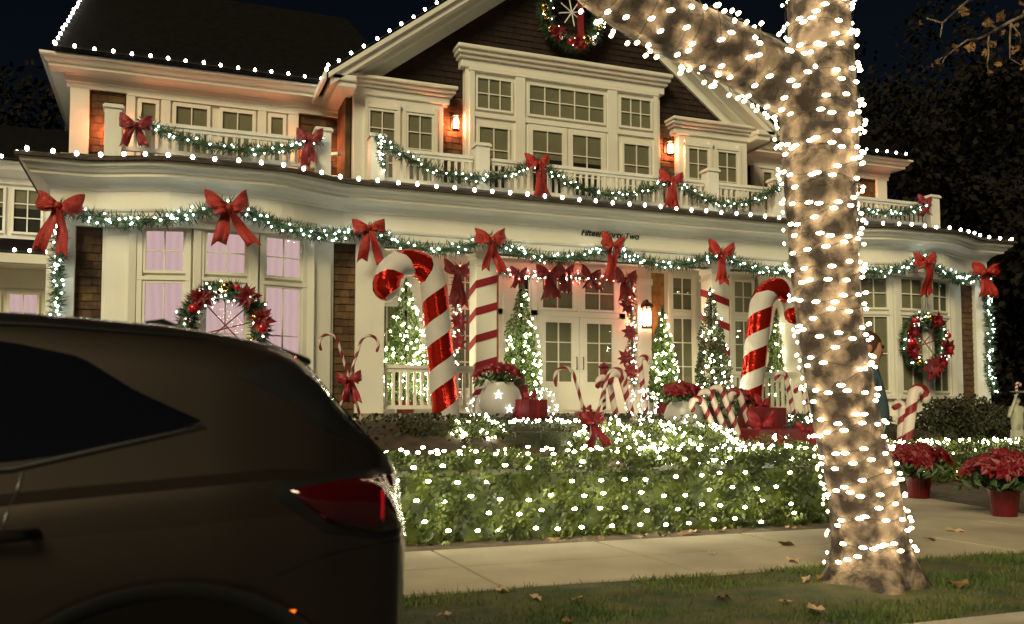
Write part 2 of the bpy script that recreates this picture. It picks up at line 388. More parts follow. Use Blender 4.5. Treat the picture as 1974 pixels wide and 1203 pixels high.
# lower storey: corner posts, shingle strips, bays, porch posts
both('pilaster', 'trim', (-2.0, -1.55, 17.44, 17.9, .3, 4.54), bv=.012)
both('pilaster', 'trim', (3.39, 3.95, 17.44, 18.0, .3, 4.54), bv=.012)
both('pilaster_base', 'trim', (3.36, 3.98, 17.41, 18.03, .3, 1.22), bv=.012)
for s in (0, 1):
    for a, b in ((-1.55, -1.12), (2.96, 3.39)):
        x0, x1 = (a, b) if not s else (mx(b), mx(a))
        shingles(x0, x1, .5 if s else 1.05, 4.54, 17.56)
BP = [(-1.12, 17.50), (-.62, 17.36), (.46, 17.08), (1.44, 17.08), (2.5, 17.36), (2.96, 17.50)]
def bay(mir):
    pts = BP if not mir else [(mx(x), y) for x, y in BP][::-1]
    mode = 'lit' if not mir else 'blind'
    for i in range(5):
        (xa, ya), (xb, yb) = pts[i], pts[i + 1]; L = math.hypot(xb - xa, yb - ya); a = math.atan2(yb - ya, xb - xa)
        o = MB().box(0, L, 0, .35, .3, 4.545).build('bay_wall', 'paint'); o.location = (xa, ya, 0); o.rotation_euler = (0, 0, a); setpar(o, house)
        dx, dy = math.cos(a), math.sin(a)
        if i in (1, 2, 3):
            W = .74; u = (L - W) / 2
            px_, py_ = xa + dx * u, ya + dy * u
            window(px_, py_, 3.74, W, .80, 2, 2, rz=a, mode=mode)
            window(px_, py_, 1.75, W, 1.86, 2, 2, rz=a, mode=mode)
            f = MB(); c = .09
            for z0, z1 in ((3.74, 4.54), (1.75, 3.61)):
                f.box(u - c, u - .002, -.07, .0, z0 - .06, z1); f.box(u + W + .002, u + W + c, -.07, .0, z0 - .06, z1)
            f.box(u - c, u + W + c, -.075, 0, 3.612, 3.678); f.box(u - c - .02, u + W + c + .02, -.11, 0, 1.60, 1.688)
            o = f.build('window_casing', 'trim'); o.location = (xa, ya, 0); o.rotation_euler = (0, 0, a); setpar(o, house)
        else:
            f = MB().box(.06, L - .06, -.04, 0, 1.28, 4.40)
            o = f.build('bay_panel', 'trim'); o.location = (xa, ya, 0); o.rotation_euler = (0, 0, a); setpar(o, house); bevel(o, .015)
    for i in range(1, 5):
        x, y = pts[i]; o = MB().box(-.07, .07, -.09, .05, .3, 4.54).build('bay_post', 'trim'); o.location = (x, y, 0); setpar(o, house); bevel(o, .012)
    m = MB().slab([(pts[0][0] - .02, pts[0][1] - .05), *[(x, y - .12) for x, y in pts[1:5]], (pts[5][0] + .02, pts[5][1] - .05), (pts[5][0] + .02, 17.62), (pts[0][0] - .02, 17.62)], .3, 1.2)
    m.build('bay_plinth', 'trim', house)
bay(False); bay(True)

# porch pillars with base and cap
PIL = (6.09, 11.715)
for cx in PIL:
    p = hb('pillar', 'trim', (cx - .225, cx + .225, 17.5, 17.95, 1.25, 4.54), bv=.012)
    setpar(MB().box(cx - .26, cx + .26, 17.465, 17.985, 1.2, 1.48).build('pillar_base', 'trim'), p)
    q = MB().box(cx - .245, cx + .245, 17.48, 17.97, 4.28, 4.33).box(cx - .255, cx + .255, 17.47, 17.98, 4.44, 4.538).build('pillar_cap', 'trim'); setpar(q, p)

# porch back wall: double door, side lights, transoms, windows
YD = 19.09
hb('door_surround', 'trim', (6.92, 10.10, YD - .03, YD, 1.25, 1.31), (6.92, 10.10, YD - .05, YD, 3.47, 3.60), (6.92, 10.10, YD - .06, YD, 4.50, 4.66),
   (6.92, 7.05, YD - .05, YD, 1.31, 4.5), (7.70, 7.86, YD - .05, YD, 1.31, 4.5), (9.94, 10.10, YD - .05, YD, 1.31, 4.5), (8.86, 8.93, YD - .048, YD, 3.6, 4.5))
for x0 in (7.865, 8.905):
    d = window(x0, YD, 1.315, 1.03, 2.15, 2, 3, name='door', marg=(.19, .19, .66, .13), depth=.06)
    pn = MB().box(.19, .84, -.03, -.008, .14, .56).build('door_panel', 'trim'); pn.location = (0, 0, 0); setpar(pn, d, False); bevel(pn, .02)
    hx = .95 if x0 < 8 else .08
    setpar(MB().tube([(hx, -.06, .95), (hx, -.10, .96), (hx, -.10, 1.22), (hx, -.06, 1.23)], .012, 8).build('door_handle', 'bronze'), d, False)
for x0, x1 in ((7.06, 7.69),):
    window(x0, YD, 1.315, x1 - x0, 2.15, 2, 3, name='side_light', marg=(.1, .1, .66, .1))
    wins(x0, x1, 3.61, 4.49, YD, 2, 2, mode='dark')
for x0, x1 in ((7.87, 8.855), (8.935, 9.93)): wins(x0, x1, 3.61, 4.49, YD, 2, 2, mode='blind', marg=(.12, .12, .06, .06))
both('wall_pilaster', 'trim', (10.42, 10.79, YD - .08, YD, 1.25, 4.3), (10.39, 10.82, YD - .10, YD, 4.302, 4.46), bv=.01)
both('shutter', 'wood_shutter', (10.84, 11.17, YD - .03, YD, 1.6, 4.62))
for x0 in (11.36, 13.12, 13.84):
    for m_ in (0, 1):
        if x0 == 13.84 and False: continue
        W = .62; a = x0 if not m_ else mx(x0 + W)
        window(a, YD, 3.72, W, .86, 2, 2); window(a, YD, 1.75, W, 1.84, 2, 3)
        hb('window_casing', 'trim', (a - .08, a - .002, YD - .06, YD, 1.68, 4.64), (a + W + .002, a + W + .08, YD - .06, YD, 1.68, 4.64), (a - .1, a + W + .1, YD - .09, YD, 1.60, 1.678), (a - .002, a + W + .002, YD - .055, YD, 3.60, 3.71))

def railing(name, x0, x1, y, z0, z1, sp=.145, bw=.055, parent=house):
    r = MB().box(x0, x1, y - .06, y + .06, z1 - .07, z1).box(x0, x1, y - .035, y + .035, z1 - .14, z1 - .072).box(x0, x1, y - .045, y + .045, z0, z0 + .08).build(name, 'trim', parent)
    n = max(1, int((x1 - x0) / sp)); me = MB().box(-bw / 2, bw / 2, -bw / 2, bw / 2, 0, z1 - z0 - .222).mesh('baluster', 'trim')
    for i in range(n): inst(me, 'baluster', r, (x0 + (i + .5) * (x1 - x0) / n, y, z0 + .081))
    return r
def post(x, y, z0, z1, wd=.30, parent=house):
    m = MB().box(x - wd / 2, x + wd / 2, y - wd / 2, y + wd / 2, z0, z1 - .08).box(x - wd / 2 - .035, x + wd / 2 + .035, y - wd / 2 - .035, y + wd / 2 + .035, z1 - .078, z1 - .03).box(x - wd / 2 - .015, x + wd / 2 + .015, y - wd / 2 - .015, y + wd / 2 + .015, z1 - .028, z1)
    return bevel(m.build('railing_post', 'trim', parent), .008)
railing('porch_railing', 3.96, 5.86, 17.62, 1.33, 2.21); railing('porch_railing', mx(5.86), mx(3.96), 17.62, 1.33, 2.21)

# stone porch base and steps
for x0, x1 in ((2.95, 6.3), (11.5, 14.9)):
    base = MB().box(x0, x1, 17.25, 17.5, .2, 1.045).build('porch_base', 'stone', house)
    for j in range(4):
        x = x0
        while x < x1:
            wd = rnd.uniform(.28, .55); b = min(x + wd, x1); z0 = .3 + j * .185
            st = MB().box(x + .006, b - .006, 17.25 - rnd.uniform(.02, .05), 17.249, z0 + .006, z0 + .179).build('stone', 'stone', base); bevel(st, .015, 2)
            x += wd
for j in range(2): hb('step', 'stone', (6.4, 11.4, 16.5 + .35 * j, 17.195, .3, 1.155 + .045 * j), bv=.015)

# lettering on the frieze
cu = bpy.data.curves.new('lettering', 'FONT'); cu.body = 'Fifteen Forty Two'; cu.size = .19; cu.shear = .3; cu.extrude = .008; cu.align_x = 'CENTER'; cu.space_character = 1.0; cu.offset = .0015
to = bpy.data.objects.new('lettering', cu); C.objects.link(to); bpy.context.view_layer.update()
lm = bpy.data.meshes.new_from_object(to.evaluated_get(bpy.context.evaluated_depsgraph_get())); bpy.data.objects.remove(to)
lm.materials.clear(); lm.materials.append(MATS['bronze'])
lx, lz = at(1176, 452, 17.42)
inst(lm, 'lettering', house, (lx, 17.42, lz - .06), (R(90), 0, 0))

# ------------------------------------------------------------------ upper storey
YB = 18.3
railing('balcony_railing', 4.10, 6.04, YB, 6.05, 6.76); railing('balcony_railing', 6.44, 11.80, YB, 6.05, 6.76); railing('balcony_railing', 12.2, 13.75, YB, 6.05, 6.76)
for x in (3.95, 6.24, 12.0, 13.9): post(x, YB, 6.02, 7.05 if 5 < x < 13 else 7.0)
for x0, x1, a, b in ((-1.03, 2.85, -.88, 2.70), (mx(2.85), mx(-1.03), mx(2.7), mx(-.88))):
    post(x0, YB, 6.0, 7.0); post(x1, YB, 6.0, 7.0); railing('balcony_railing', a, b, YB, 6.18, 6.78)
for x in (3.25, mx(3.25)):                      # short sloping rail back to the gable
    MB().tube([(x, 18.6, 6.62), (x, 19.9, 6.95)], .05, 6).tube([(x, 18.6, 6.12), (x, 19.9, 6.45)], .04, 6).build('side_rail', 'trim', house)
# centre window group
YW = 19.70
hb('window_block', 'paint', (6.33, 11.47, YW, 19.92, 6.0, 9.29), bv=.01)
def capbox(x0, x1, z, h, n='window_cornice', y=YW):
    return hb(n, 'trim', (x0 + .14, x1 - .14, y - .05, 19.93, z, z + h * .42), (x0 + .08, x1 - .08, y - .12, 19.93, z + h * .42, z + h * .60), (x0 + .03, x1 - .03, y - .19, 19.93, z + h * .60, z + h * .8), (x0, x1, y - .26, 19.93, z + h * .8, z + h), bv=.02)
capbox(6.08, 11.72, 9.27, .47)
for x0, x1, n in ((6.57, 7.50, 3), (7.87, 9.93, 5), (10.30, 11.23, 3)): wins(x0, x1, 8.30, 9.10, YW, n, 2)
for x0, x1 in ((6.62, 7.42), (10.38, 11.18)): wins(x0, x1, 6.3, 7.95, YW, 2, 3, mode='half' if x0 < 8 else 'blind')
for x0, x1 in ((7.88, 8.88), (8.92, 9.92)): window(x0, YW, 6.05, x1 - x0, 2.05, 2, 3, mode='half', name='balcony_door', marg=(.12, .12, .4, .13))
hb('window_trim', 'trim', (6.42, 6.54, YW - .06, YW, 6.05, 9.2), (7.56, 7.80, YW - .06, YW, 6.05, 9.2), (9.99, 10.24, YW - .06, YW, 6.05, 9.2), (11.27, 11.39, YW - .06, YW, 6.05, 9.2),
   (6.545, 7.555, YW - .05, YW, 8.13, 8.24), (7.805, 9.985, YW - .05, YW, 8.13, 8.24), (10.245, 11.265, YW - .05, YW, 8.13, 8.24), (6.40, 11.41, YW - .075, YW, 9.205, 9.268))
# the two flanking bays
for m_ in (0, 1):
    q = (lambda a, b: (a, b)) if not m_ else (lambda a, b: (mx(b), mx(a)))
    a, b = q(3.74, 5.80); hb('window_block', 'paint', (a, b, YW, 19.92, 6.0, 8.34), bv=.01)
    a, b = q(3.40, 6.08); capbox(a, b, 8.32, .38)
    for x0, x1 in ((4.05, 4.70), (4.92, 5.57)):
        a, b = q(x0, x1); wins(a, b, 6.4, 8.03, YW, 2, 4)
        hb('window_casing', 'trim', (a - .08, a - .003, YW - .065, YW, 6.3, 8.2), (b + .003, b + .08, YW - .065, YW, 6.3, 8.2), (a - .08, b + .08, YW - .07, YW, 8.04, 8.12))
    a, b = q(5.81, 6.32); shingles(a, b, 6.5, 8.6, 19.91)
# gable shingles above, too fine to tell apart
m = MB(); z = 8.62; r = 0
while z < 12.1:
    hw = (12.25 - z) / .755; x = 8.9 - hw - (.07 if r % 2 else 0)
    while x < 8.9 + hw:
        wd = rnd.uniform(.12, .21)
        if not (6.4 < x + wd / 2 < 11.4 and z < 9.1): 
            t = rnd.uniform(.02, .035)
            m.add([(x, 19.928, z), (x + wd - .006, 19.928, z), (x + wd - .006, 19.928 - t, z), (x, 19.928 - t, z), (x, 19.926, z + .145), (x + wd - .006, 19.926, z + .145), (x + wd - .006, 19.92, z + .145), (x, 19.92, z + .145)],
                  [(0, 1, 2, 3), (3, 2, 6, 7), (0, 3, 7, 4), (1, 5, 6, 2)])
        x += wd
    z += .145; r += 1
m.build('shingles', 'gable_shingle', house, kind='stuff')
# gable roof, rake boards and soffits
def rake(name, mt, d0, d1, y0, y1, xo=3.2, xi=8.9, bv=0):
    PK, S = 12.95, .758
    out = []
    for mir in (0, 1):
        zt = lambda x: PK - (8.9 - x) * S
        P = [(xo, zt(xo) - d0), (xi, zt(xi) - d0), (xi, zt(xi) - d1), (xo, zt(xo) - d1)]
        if mir: P = [(mx(x), z) for x, z in P][::-1]
        o = MB().prism(P, y0, y1).build(name, mt, house); out.append(o)
    return out
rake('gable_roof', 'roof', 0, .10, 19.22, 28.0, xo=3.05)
rake('rake_board', 'trim', .102, .30, 19.24, 19.34, xo=3.15)
rake('rake_moulding', 'trim', .02, .13, 19.17, 19.24, xo=3.10)
rake('rake_soffit', 'trim', .26, .30, 19.342, 19.93, xo=3.3)
rake('rake_soffit', 'trim', .302, .42, 19.60, 19.93, xo=3.5)
rake('rake_frieze', 'trim', .422, .68, 19.84, 19.93, xo=3.75)
# gable side walls and eave returns
both('eave_fascia', 'trim', (2.99, 3.06, 19.18, 20.9, 8.36, 8.535), bv=.015)
for m_ in (0, 1):
    q = (lambda a, b: (a, b)) if not m_ else (lambda a, b: (mx(b), mx(a)))
    a, b = q(3.60, 3.715); hb('side_wall', 'shingle', (a, b, 19.95, 21.0, 6.0, 8.3))
    a, b = q(3.3, 3.72); hb('eave_return', 'trim', (a, b, 19.3, 21.0, 8.3, 8.42), bv=.02)
    a, b = q(3.18, 3.72); hb('eave_return', 'trim', (a, b, 19.24, 21.0, 8.422, 8.56), bv=.03)
# side wings
for m_ in (0, 1):
    q = (lambda a, b: (a, b)) if not m_ else (lambda a, b: (mx(b), mx(a)))
    YQ = 21.0
    a, b = q(-2.03, -1.66); hb('wing_post', 'trim', (a, b, YQ - .1, YQ + .3, 5.7, 8.16), bv=.01)
    a, b = q(-1.655, -.95); shingles(a, b, 6.0, 8.15, YQ - .01, ch=.16)
    a, b = q(2.72, 3.60); shingles(a, b, 6.0, 8.15, YQ - .01, ch=.16)
    a, b = q(-.94, 2.71); hb('window_block', 'paint', (a, b, YQ - .08, YQ, 6.0, 8.15))
    YV = YQ - .08
    for x0, x1, n, dr in ((-.70, -.28, 1, 0), (.0, .78, 2, 1), (.97, 1.75, 2, 1), (2.02, 2.42, 1, 0)):
        a, b = q(x0, x1); window(a, YV, 6.05, b - a, 2.0, n, 3, mode='blind', name='balcony_door' if dr else 'side_light', marg=(.07, .07, .3, .08))
    for x0, x1 in ((-.92, -.76), (-.24, -.05), (1.80, 1.98), (2.47, 2.69)):
        a, b = q(x0, x1); hb('window_trim', 'trim', (a, b, YV - .05, YV, 6.0, 8.1))
    a, b = q(-.92, 2.69); hb('window_trim', 'trim', (a, b, YV - .06, YV, 8.08, 8.14))
    path = [(-2.0, 27), (-2.0, 21.0), (3.6, 21.0)]
    if m_: path = [(mx(x), y) for x, y in path][::-1]
    sweep(path, [(0, 8.14), (.10, 8.14), (.10, 8.24), (.13, 8.26), (.13, 8.38), (.17, 8.42), (.42, 8.44), (.42, 8.50), (.48, 8.53), (.52, 8.60), (.58, 8.63), (.58, 8.68), (.3, 8.68)], 'wing_cornice', 'trim', house)
    a, b = q(-2.32, 5.2)
    MB().add([(a, 20.36, 8.69), (b, 20.36, 8.69), (b, 29, 14.04), (a, 29, 14.04), (a, 20.36, 8.77), (b, 20.36, 8.77), (b, 29, 14.12), (a, 29, 14.12)],
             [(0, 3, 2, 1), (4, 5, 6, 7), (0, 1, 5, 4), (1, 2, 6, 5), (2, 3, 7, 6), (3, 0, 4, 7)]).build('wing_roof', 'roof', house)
    xa = -2.0 if not m_ else mx(-2.0)
    MB().add([(xa, 20.95, 8.6), (xa, 29, 8.6), (xa, 29, 13.6)], [(0, 1, 2)]).build('wing_gable', 'gable_shingle', house)
# low service wing beyond the pink bay
YL = 22.0
hb('service_wing_wall', 'paint', (-12, -2.0, YL, 27, .5, 6.3))
sweep([(-12, YL), (-1.99, YL)], [(0, 6.2), (.05, 6.2), (.05, 6.33), (.3, 6.45), (.35, 6.58), (.4, 6.6), (.4, 6.62), (.2, 6.62)], 'wing_cornice', 'trim', house)
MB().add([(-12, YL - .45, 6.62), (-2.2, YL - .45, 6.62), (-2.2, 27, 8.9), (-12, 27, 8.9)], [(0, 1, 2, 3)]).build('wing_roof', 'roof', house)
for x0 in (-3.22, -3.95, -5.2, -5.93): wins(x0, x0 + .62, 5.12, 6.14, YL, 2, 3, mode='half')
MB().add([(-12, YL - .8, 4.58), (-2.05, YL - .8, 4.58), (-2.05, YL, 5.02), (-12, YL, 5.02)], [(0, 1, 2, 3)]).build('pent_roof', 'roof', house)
hb('pent_fascia', 'trim', (-12, -2.05, YL - .82, YL - .74, 4.38, 4.572), (-12, -2.05, YL - .739, YL, 4.36, 4.43), (-12, -2.05, YL - .08, YL, 3.95, 4.359))
for x0 in (-3.25, -3.98, -5.2, -5.93): wins(x0, x0 + .62, 2.3, 3.86, YL, 2, 3, mode='lit')

# ------------------------------------------------------------------ roofline light strings
def resample(pts, sp):
    P = [Vector(p) for p in pts]; out = [P[0].copy()]; need = sp
    for a, b in zip(P, P[1:]):
        L = (b - a).length; pos = 0
        while L - pos >= need: pos += need; out.append(a + (b - a) * (pos / L)); need = sp
        need -= L - pos
    return out
def light_string(label, pts, sp, r=.028, bm='bulb_roof', sc=(1, 1, 1.25)):
    t = thing('light_string', label, 'string lights', pts[0], group='light strings along the eaves')
    MB().tube(pts, .008, 5).build('wire', 'wire', t)
    for p in resample(pts, sp): inst(BULB[bm], 'bulb', t, (p.x + rnd.uniform(-.015, .015), p.y + rnd.uniform(-.01, .01), p.z + .035 + rnd.uniform(-.012, .012)), (0, 0, 0), (r * sc[0], r * sc[1], r * sc[2]))
    return t
def off(path, o, z):
    P = [Vector(p) for p in path]; out = []
    for i, p in enumerate(P):
        d0 = (p - P[i - 1]).normalized() if i else (P[1] - p).normalized(); d1 = (P[i + 1] - p).normalized() if i < len(P) - 1 else d0
        n0 = Vector((d0.y, -d0.x)); n1 = Vector((d1.y, -d1.x)); nn = (n0 + n1).normalized(); nn = nn / max(.3, nn.dot(n0)); q = p + nn * o; out.append((q.x, q.y, z))
    return out
light_string('long string of white bulbs along the swelling edge of the porch roof', off(cpath, .50, 5.655), .385, r=.034)
light_string('white bulbs along the eave above the balcony doors, beside the dark night sky', [(-2.28, 20.36, 8.775), (3.15, 20.36, 8.775), (3.12, 19.25, 8.70)], .36, r=.032)
light_string('white bulbs climbing the end rake of the roof beyond the orange-lit shingles', [(-2.30, 20.5, 8.86), (-2.30, 27, 12.88)], .52, r=.032)
light_string('white bulbs on the gable rake that stays clear of the lit tree', [(3.05, 19.2, 8.57), (8.9, 19.2, 12.99)], .34, r=.032)
light_string('white bulbs on the gable rake behind the thick lit limb of the tree', [(8.9, 19.2, 12.99), (14.75, 19.2, 8.57)], .34, r=.032)
light_string('white bulbs along the short eave end behind the lit trunk', [(14.65, 20.36, 8.775), (20.08, 20.36, 8.775)], .36, r=.032)
light_string('few white bulbs on the pent roof over the small pink windows', [(-8, YL - .8, 4.62), (-2.1, YL - .8, 4.62)], .31, r=.032)
light_string('few white bulbs on the eave above the service wing windows', [(-8, YL - .42, 6.66), (-2.5, YL - .42, 6.66)], .42, r=.032)

# ------------------------------------------------------------------ garlands
def garland_mesh(pts, r, dens, bulbs, lean=.5):
    P = resample(pts, .04); f = MB(); b = MB(); n = len(P)
    f.tube(P[::3] + [P[-1]], r * .25, 5)
    for i, p in enumerate(P):
        t = (P[min(i + 1, n - 1)] - P[max(i - 1, 0)]).normalized()
        for _ in range(dens):
            d = rvec(); d = (d - t * d.dot(t) * .3); d = (d + t * rnd.uniform(-lean, lean)).normalized()
            L = r * rnd.uniform(.7, 1.35); q = p + d * r * .15
            f.leaf(q + d * L * .5, d.cross(rvec()).normalized(), d, L, .020)
        if rnd.random() < bulbs:
            d = rvec(); d.y = -abs(d.y) - .3; d.normalize(); b.bulb(p + d * r * rnd.uniform(.45, .85), .019 * rnd.uniform(.8, 1.2))
    return f, b
def garland(label, pts, r=.165, dens=12, bulbs=.44, bm='bulb_cool', group='evergreen garlands on the house', name='garland'):
    f, b = garland_mesh(pts, r, dens, bulbs)
    t = thing(name, label, 'garland', pts[0], group=group)
    f.build('foliage', 'garland_leaf', t, kind='stuff'); b.build('bulbs', bm, t, kind='stuff'); return t
def swag(a, b, sag, yf=None, n=14):
    out = []
    for i in range(n + 1):
        u = i / n; x = a[0] + (b[0] - a[0]) * u; z = a[2] + (b[2] - a[2]) * u - sag * 4 * u * (1 - u); y = yf(x) if yf else a[1] + (b[1] - a[1]) * u
        out.append((x, y, z))
    return out
yg = lambda x: 17.30 - bump(x)
GP = [(-1.80, 4.82), (.98, 5.0), (3.59, 4.84), (6.06, 4.82), (8.82, 4.82), (11.58, 4.86), (14.42, 4.86), (16.95, 5.0), (19.45, 4.86)]
GL = ['from the house corner to the pink bay bow', 'from the pink bay bow to the porch', 'above the big foil cane with the full hook',
      'above the slim lit tree left of the front door', 'between the lettering and the lamp-side striped pillar', 'over the leaning foil cane near the lit trunk', 'just behind the lit tree trunk', 'between the dark bay and the far house corner']
for i in range(8):
    a, b = GP[i], GP[i + 1]
    garland('green garland with white lights hanging ' + GL[i], swag((a[0], 0, a[1]), (b[0], 0, b[1]), .34 if i not in (0, 1) else .30, yg))
garland('green lit garland hanging down the house corner next to the small pink windows', [(-1.83, 17.33, 4.75), (-1.80, 17.32, 3.5), (-1.84, 17.33, 2.3), (-1.80, 17.32, 1.3)], r=.15, bulbs=.6)
garland('green lit garland hanging down the corner post beside the dark bay', [(19.60, 17.33, 4.75), (19.66, 17.3, 3.5), (19.60, 17.33, 2.4), (19.75, 17.3, 1.8)], r=.15, bulbs=.6)
UB = [(3.98, 6.86), (7.50, 6.72), (10.84, 6.70), (13.85, 6.80)]
for (a, b, l) in ((0, 1, 'on the balcony rail under the gable, before the first bow'), (1, 2, 'on the balcony rail between the two bright bows'), (2, 3, 'on the balcony rail below the second upstairs lantern')):
    garland('green garland with warm lights ' + l, swag((UB[a][0], 18.1, UB[a][1]), (UB[b][0], 18.1, UB[b][1]), .55), r=.165, bulbs=.36, bm='bulb_mini')
garland('green garland on the balcony rail of the wing with orange-lit shingles', swag((-.55, 18.1, 6.72), (2.75, 18.1, 6.70), .36), r=.15, bulbs=.36)
garland('green garland on the far balcony rail right behind the lit trunk', swag((mx(2.75), 18.1, 6.70), (mx(-.75), 18.1, 6.72), .36), r=.15, bulbs=.36)
garland('short lit garland hanging on the end post of the balcony rail', [(3.95, 18.1, 6.95), (4.0, 18.08, 6.5), (4.05, 18.1, 6.25)], r=.10, bulbs=.9, bm='bulb_mini')
# red-lit garland around the front door
DG = thing('door_garland', 'green garland with red flowers and red lights framing the front door', 'garland', (8.9, 18.9, 1.3))
f = MB(); b = MB(); rb = MB()
for seg in ([(5.86, 18.86, 1.6), (5.86, 18.86, 4.42)], swag((5.86, 18.86, 4.45), (10.17, 18.86, 4.45), .10), [(10.17, 18.86, 4.45), (10.19, 18.86, 1.9)]):
    f1, b1 = garland_mesh(seg, .13, 11, .55); f.add(f1.v, f1.f); b.add(b1.v, b1.f)
    for p in resample(seg, .05):
        if rnd.random() < .75: d = rvec(); rb.bulb(p + Vector((d.x * .17, -abs(d.y) * .12 + .02, d.z * .17)), .017)
f.build('foliage', 'garland_leaf', DG, kind='stuff'); b.build('bulbs', 'bulb_mini', DG, kind='stuff'); rb.build('red_bulbs', 'bulb_red', DG, kind='stuff')

# ------------------------------------------------------------------ bows
def bow_parts(W, T, spread=.16, sd=0):
    r_ = random.Random(sd); out = []
    for s in (-1, 1):
        L = W / 2; tilt = r_.uniform(.12, .78); ph = r_.uniform(0, 3)
        def loop(u, v, s=s, L=L, tilt=tilt, ph=ph):
            a = u * 2; back = a > 1; k = (2 - a if back else a)
            hgt = (.14 + .66 * math.sin(min(1, k * 1.05) * math.pi * .5) ** .8) * L * 1.05
            x = k * L; z = (v - .5) * hgt + tilt * x * .75
            y = (-.16 if not back else .07) * math.sin(k * math.pi) * L * 1.6 - (.03 * L if not back else -.03 * L)
            z += .05 * math.sin(v * 9 + ph + k * 4) * k * L; y += .09 * L * math.sin(v * 7 + ph) * k
            return (s * x, y, z)
        out.append(('loop', MB().grid(loop, 16, 7)))
        ln = T * r_.uniform(.78, 1.08); sp = spread * r_.uniform(.7, 1.3); wd = W * r_.uniform(.26, .38)
        def tail(u, v, s=s, ln=ln, sp=sp, wd=wd):
            notch = (abs(v - .5) * 2) * .13 * ln * (1 if u > .999 else 0)
            w_ = wd * (.45 + .55 * min(1, u * 1.6))
            return (s * (sp * u * 1.1 + .02) + (v - .5) * w_, -.05 - .06 * math.sin(u * 6 + s * ph) - .03 * math.sin(v * 9 + ph + u * 3), -ln * u * (1 if u < .999 else .9) - notch)
        out.append(('tail', MB().grid(tail, 12, 4)))
    for s in (-1, 1):                                # a second, smaller pair of loops in front
        L = W * .36; ph = r_.uniform(0, 6); tl = r_.uniform(-.25, .12)
        def loop2(u, v, s=s, L=L, ph=ph, tl=tl):
            a = u * 2; back = a > 1; k = (2 - a if back else a); hgt = (.12 + .62 * math.sin(min(1, k) * math.pi * .5)) * L
            return (s * k * L, (-.34 if not back else -.10) * math.sin(k * math.pi) * L - .05 * L - W * .05 + .08 * L * math.sin(v * 8 + ph) * k, (v - .5) * hgt + tl * k * L + .05 * L * math.sin(v * 7 + ph + 5 * k))
        out.append(('loop', MB().grid(loop2, 14, 6)))
    k = MB().ball((0, -.03 - W * .10, 0), (W * .085, W * .075, W * .085), 10, 7); out.append(('knot', k))
    return out
BOWM = {}
def bow(label, x, y, z, W=.72, T=.85, spread=.16, mt='bow_red', rz=0, sd=1, name='bow', group='red bows on the house'):
    W *= .92; q_ = random.Random(sd * 7 + 1); spread *= q_.uniform(.6, 1.3)
    key = (W, T, spread, mt, sd)
    if key not in BOWM: BOWM[key] = [(n, p.mesh(n, mt, True)) for n, p in bow_parts(W, T, spread, sd)]
    t = thing(name, label, 'bow', (x, y, z), rz, group); t.rotation_euler = (0, q_.uniform(-.14, .14), rz + q_.uniform(-.2, .2))
    for n, me in BOWM[key]:
        o = inst(me, n, t, (0, 0, 0), keep=False)
        if n != 'knot': s = o.modifiers.new('thick', 'SOLIDIFY'); s.thickness = .008
    return t
def bowpx(label, px, py, Y, **k): x, z = at(px, py, Y); return bow(label, x, Y, z, **k)
bowpx('big dark red bow on the house corner beside the small pink windows', 115, 398, 17.12, W=.80, T=.85, spread=.26, sd=1)
bowpx('red glitter bow hanging over the middle of the pink bay window', 440, 402, 16.58, W=.78, T=.80, spread=.22, sd=2)
bowpx('red glitter bow on the white post between shingles and big foil cane', 712, 440, 17.08, W=.66, T=.70, spread=.12, sd=3)
bowpx('red glitter bow topping the striped pillar beside the big foil cane', 946, 462, 17.08, W=.74, T=.70, spread=.14, sd=4)
bowpx('red bow with long tails just under the black lettering', 1181, 474, 17.08, W=.66, T=.80, spread=.05, sd=5)
bowpx('red glitter bow topping the striped pillar behind the dark cone tree', 1391, 487, 17.08, W=.68, T=.72, spread=.05, sd=6)
bowpx('red bow above the wreath on the dark bay window', 1784, 506, 16.58, W=.78, T=.85, spread=.12, sd=7)
bowpx('red bow on the far house corner post at the end of the garland', 1901, 524, 17.1, W=.84, T=.80, spread=.16, sd=8)
bowpx('dark red velvet bow on the balcony post beside orange-lit shingles', 262, 242, 18.02, W=.62, T=.50, spread=.14, mt='bow_dark', sd=9)
bowpx('dark red velvet bow on the inner balcony post near the corner of the gable', 597, 268, 18.02, W=.56, T=.60, spread=.06, mt='bow_dark', sd=10)
bowpx('wide red bow hanging on the middle of the balcony rail under the gable doors', 1037, 316, 17.98, W=.66, T=.78, spread=.08, sd=11)
bowpx('red bow on the balcony rail below the lantern right of the gable windows', 1294, 347, 17.98, W=.64, T=.66, spread=.10, sd=12)
bowpx('small dark red bow on the far end post of the balcony', 1783, 388, 18.0, W=.52, T=.42, spread=.12, mt='bow_dark', sd=13)
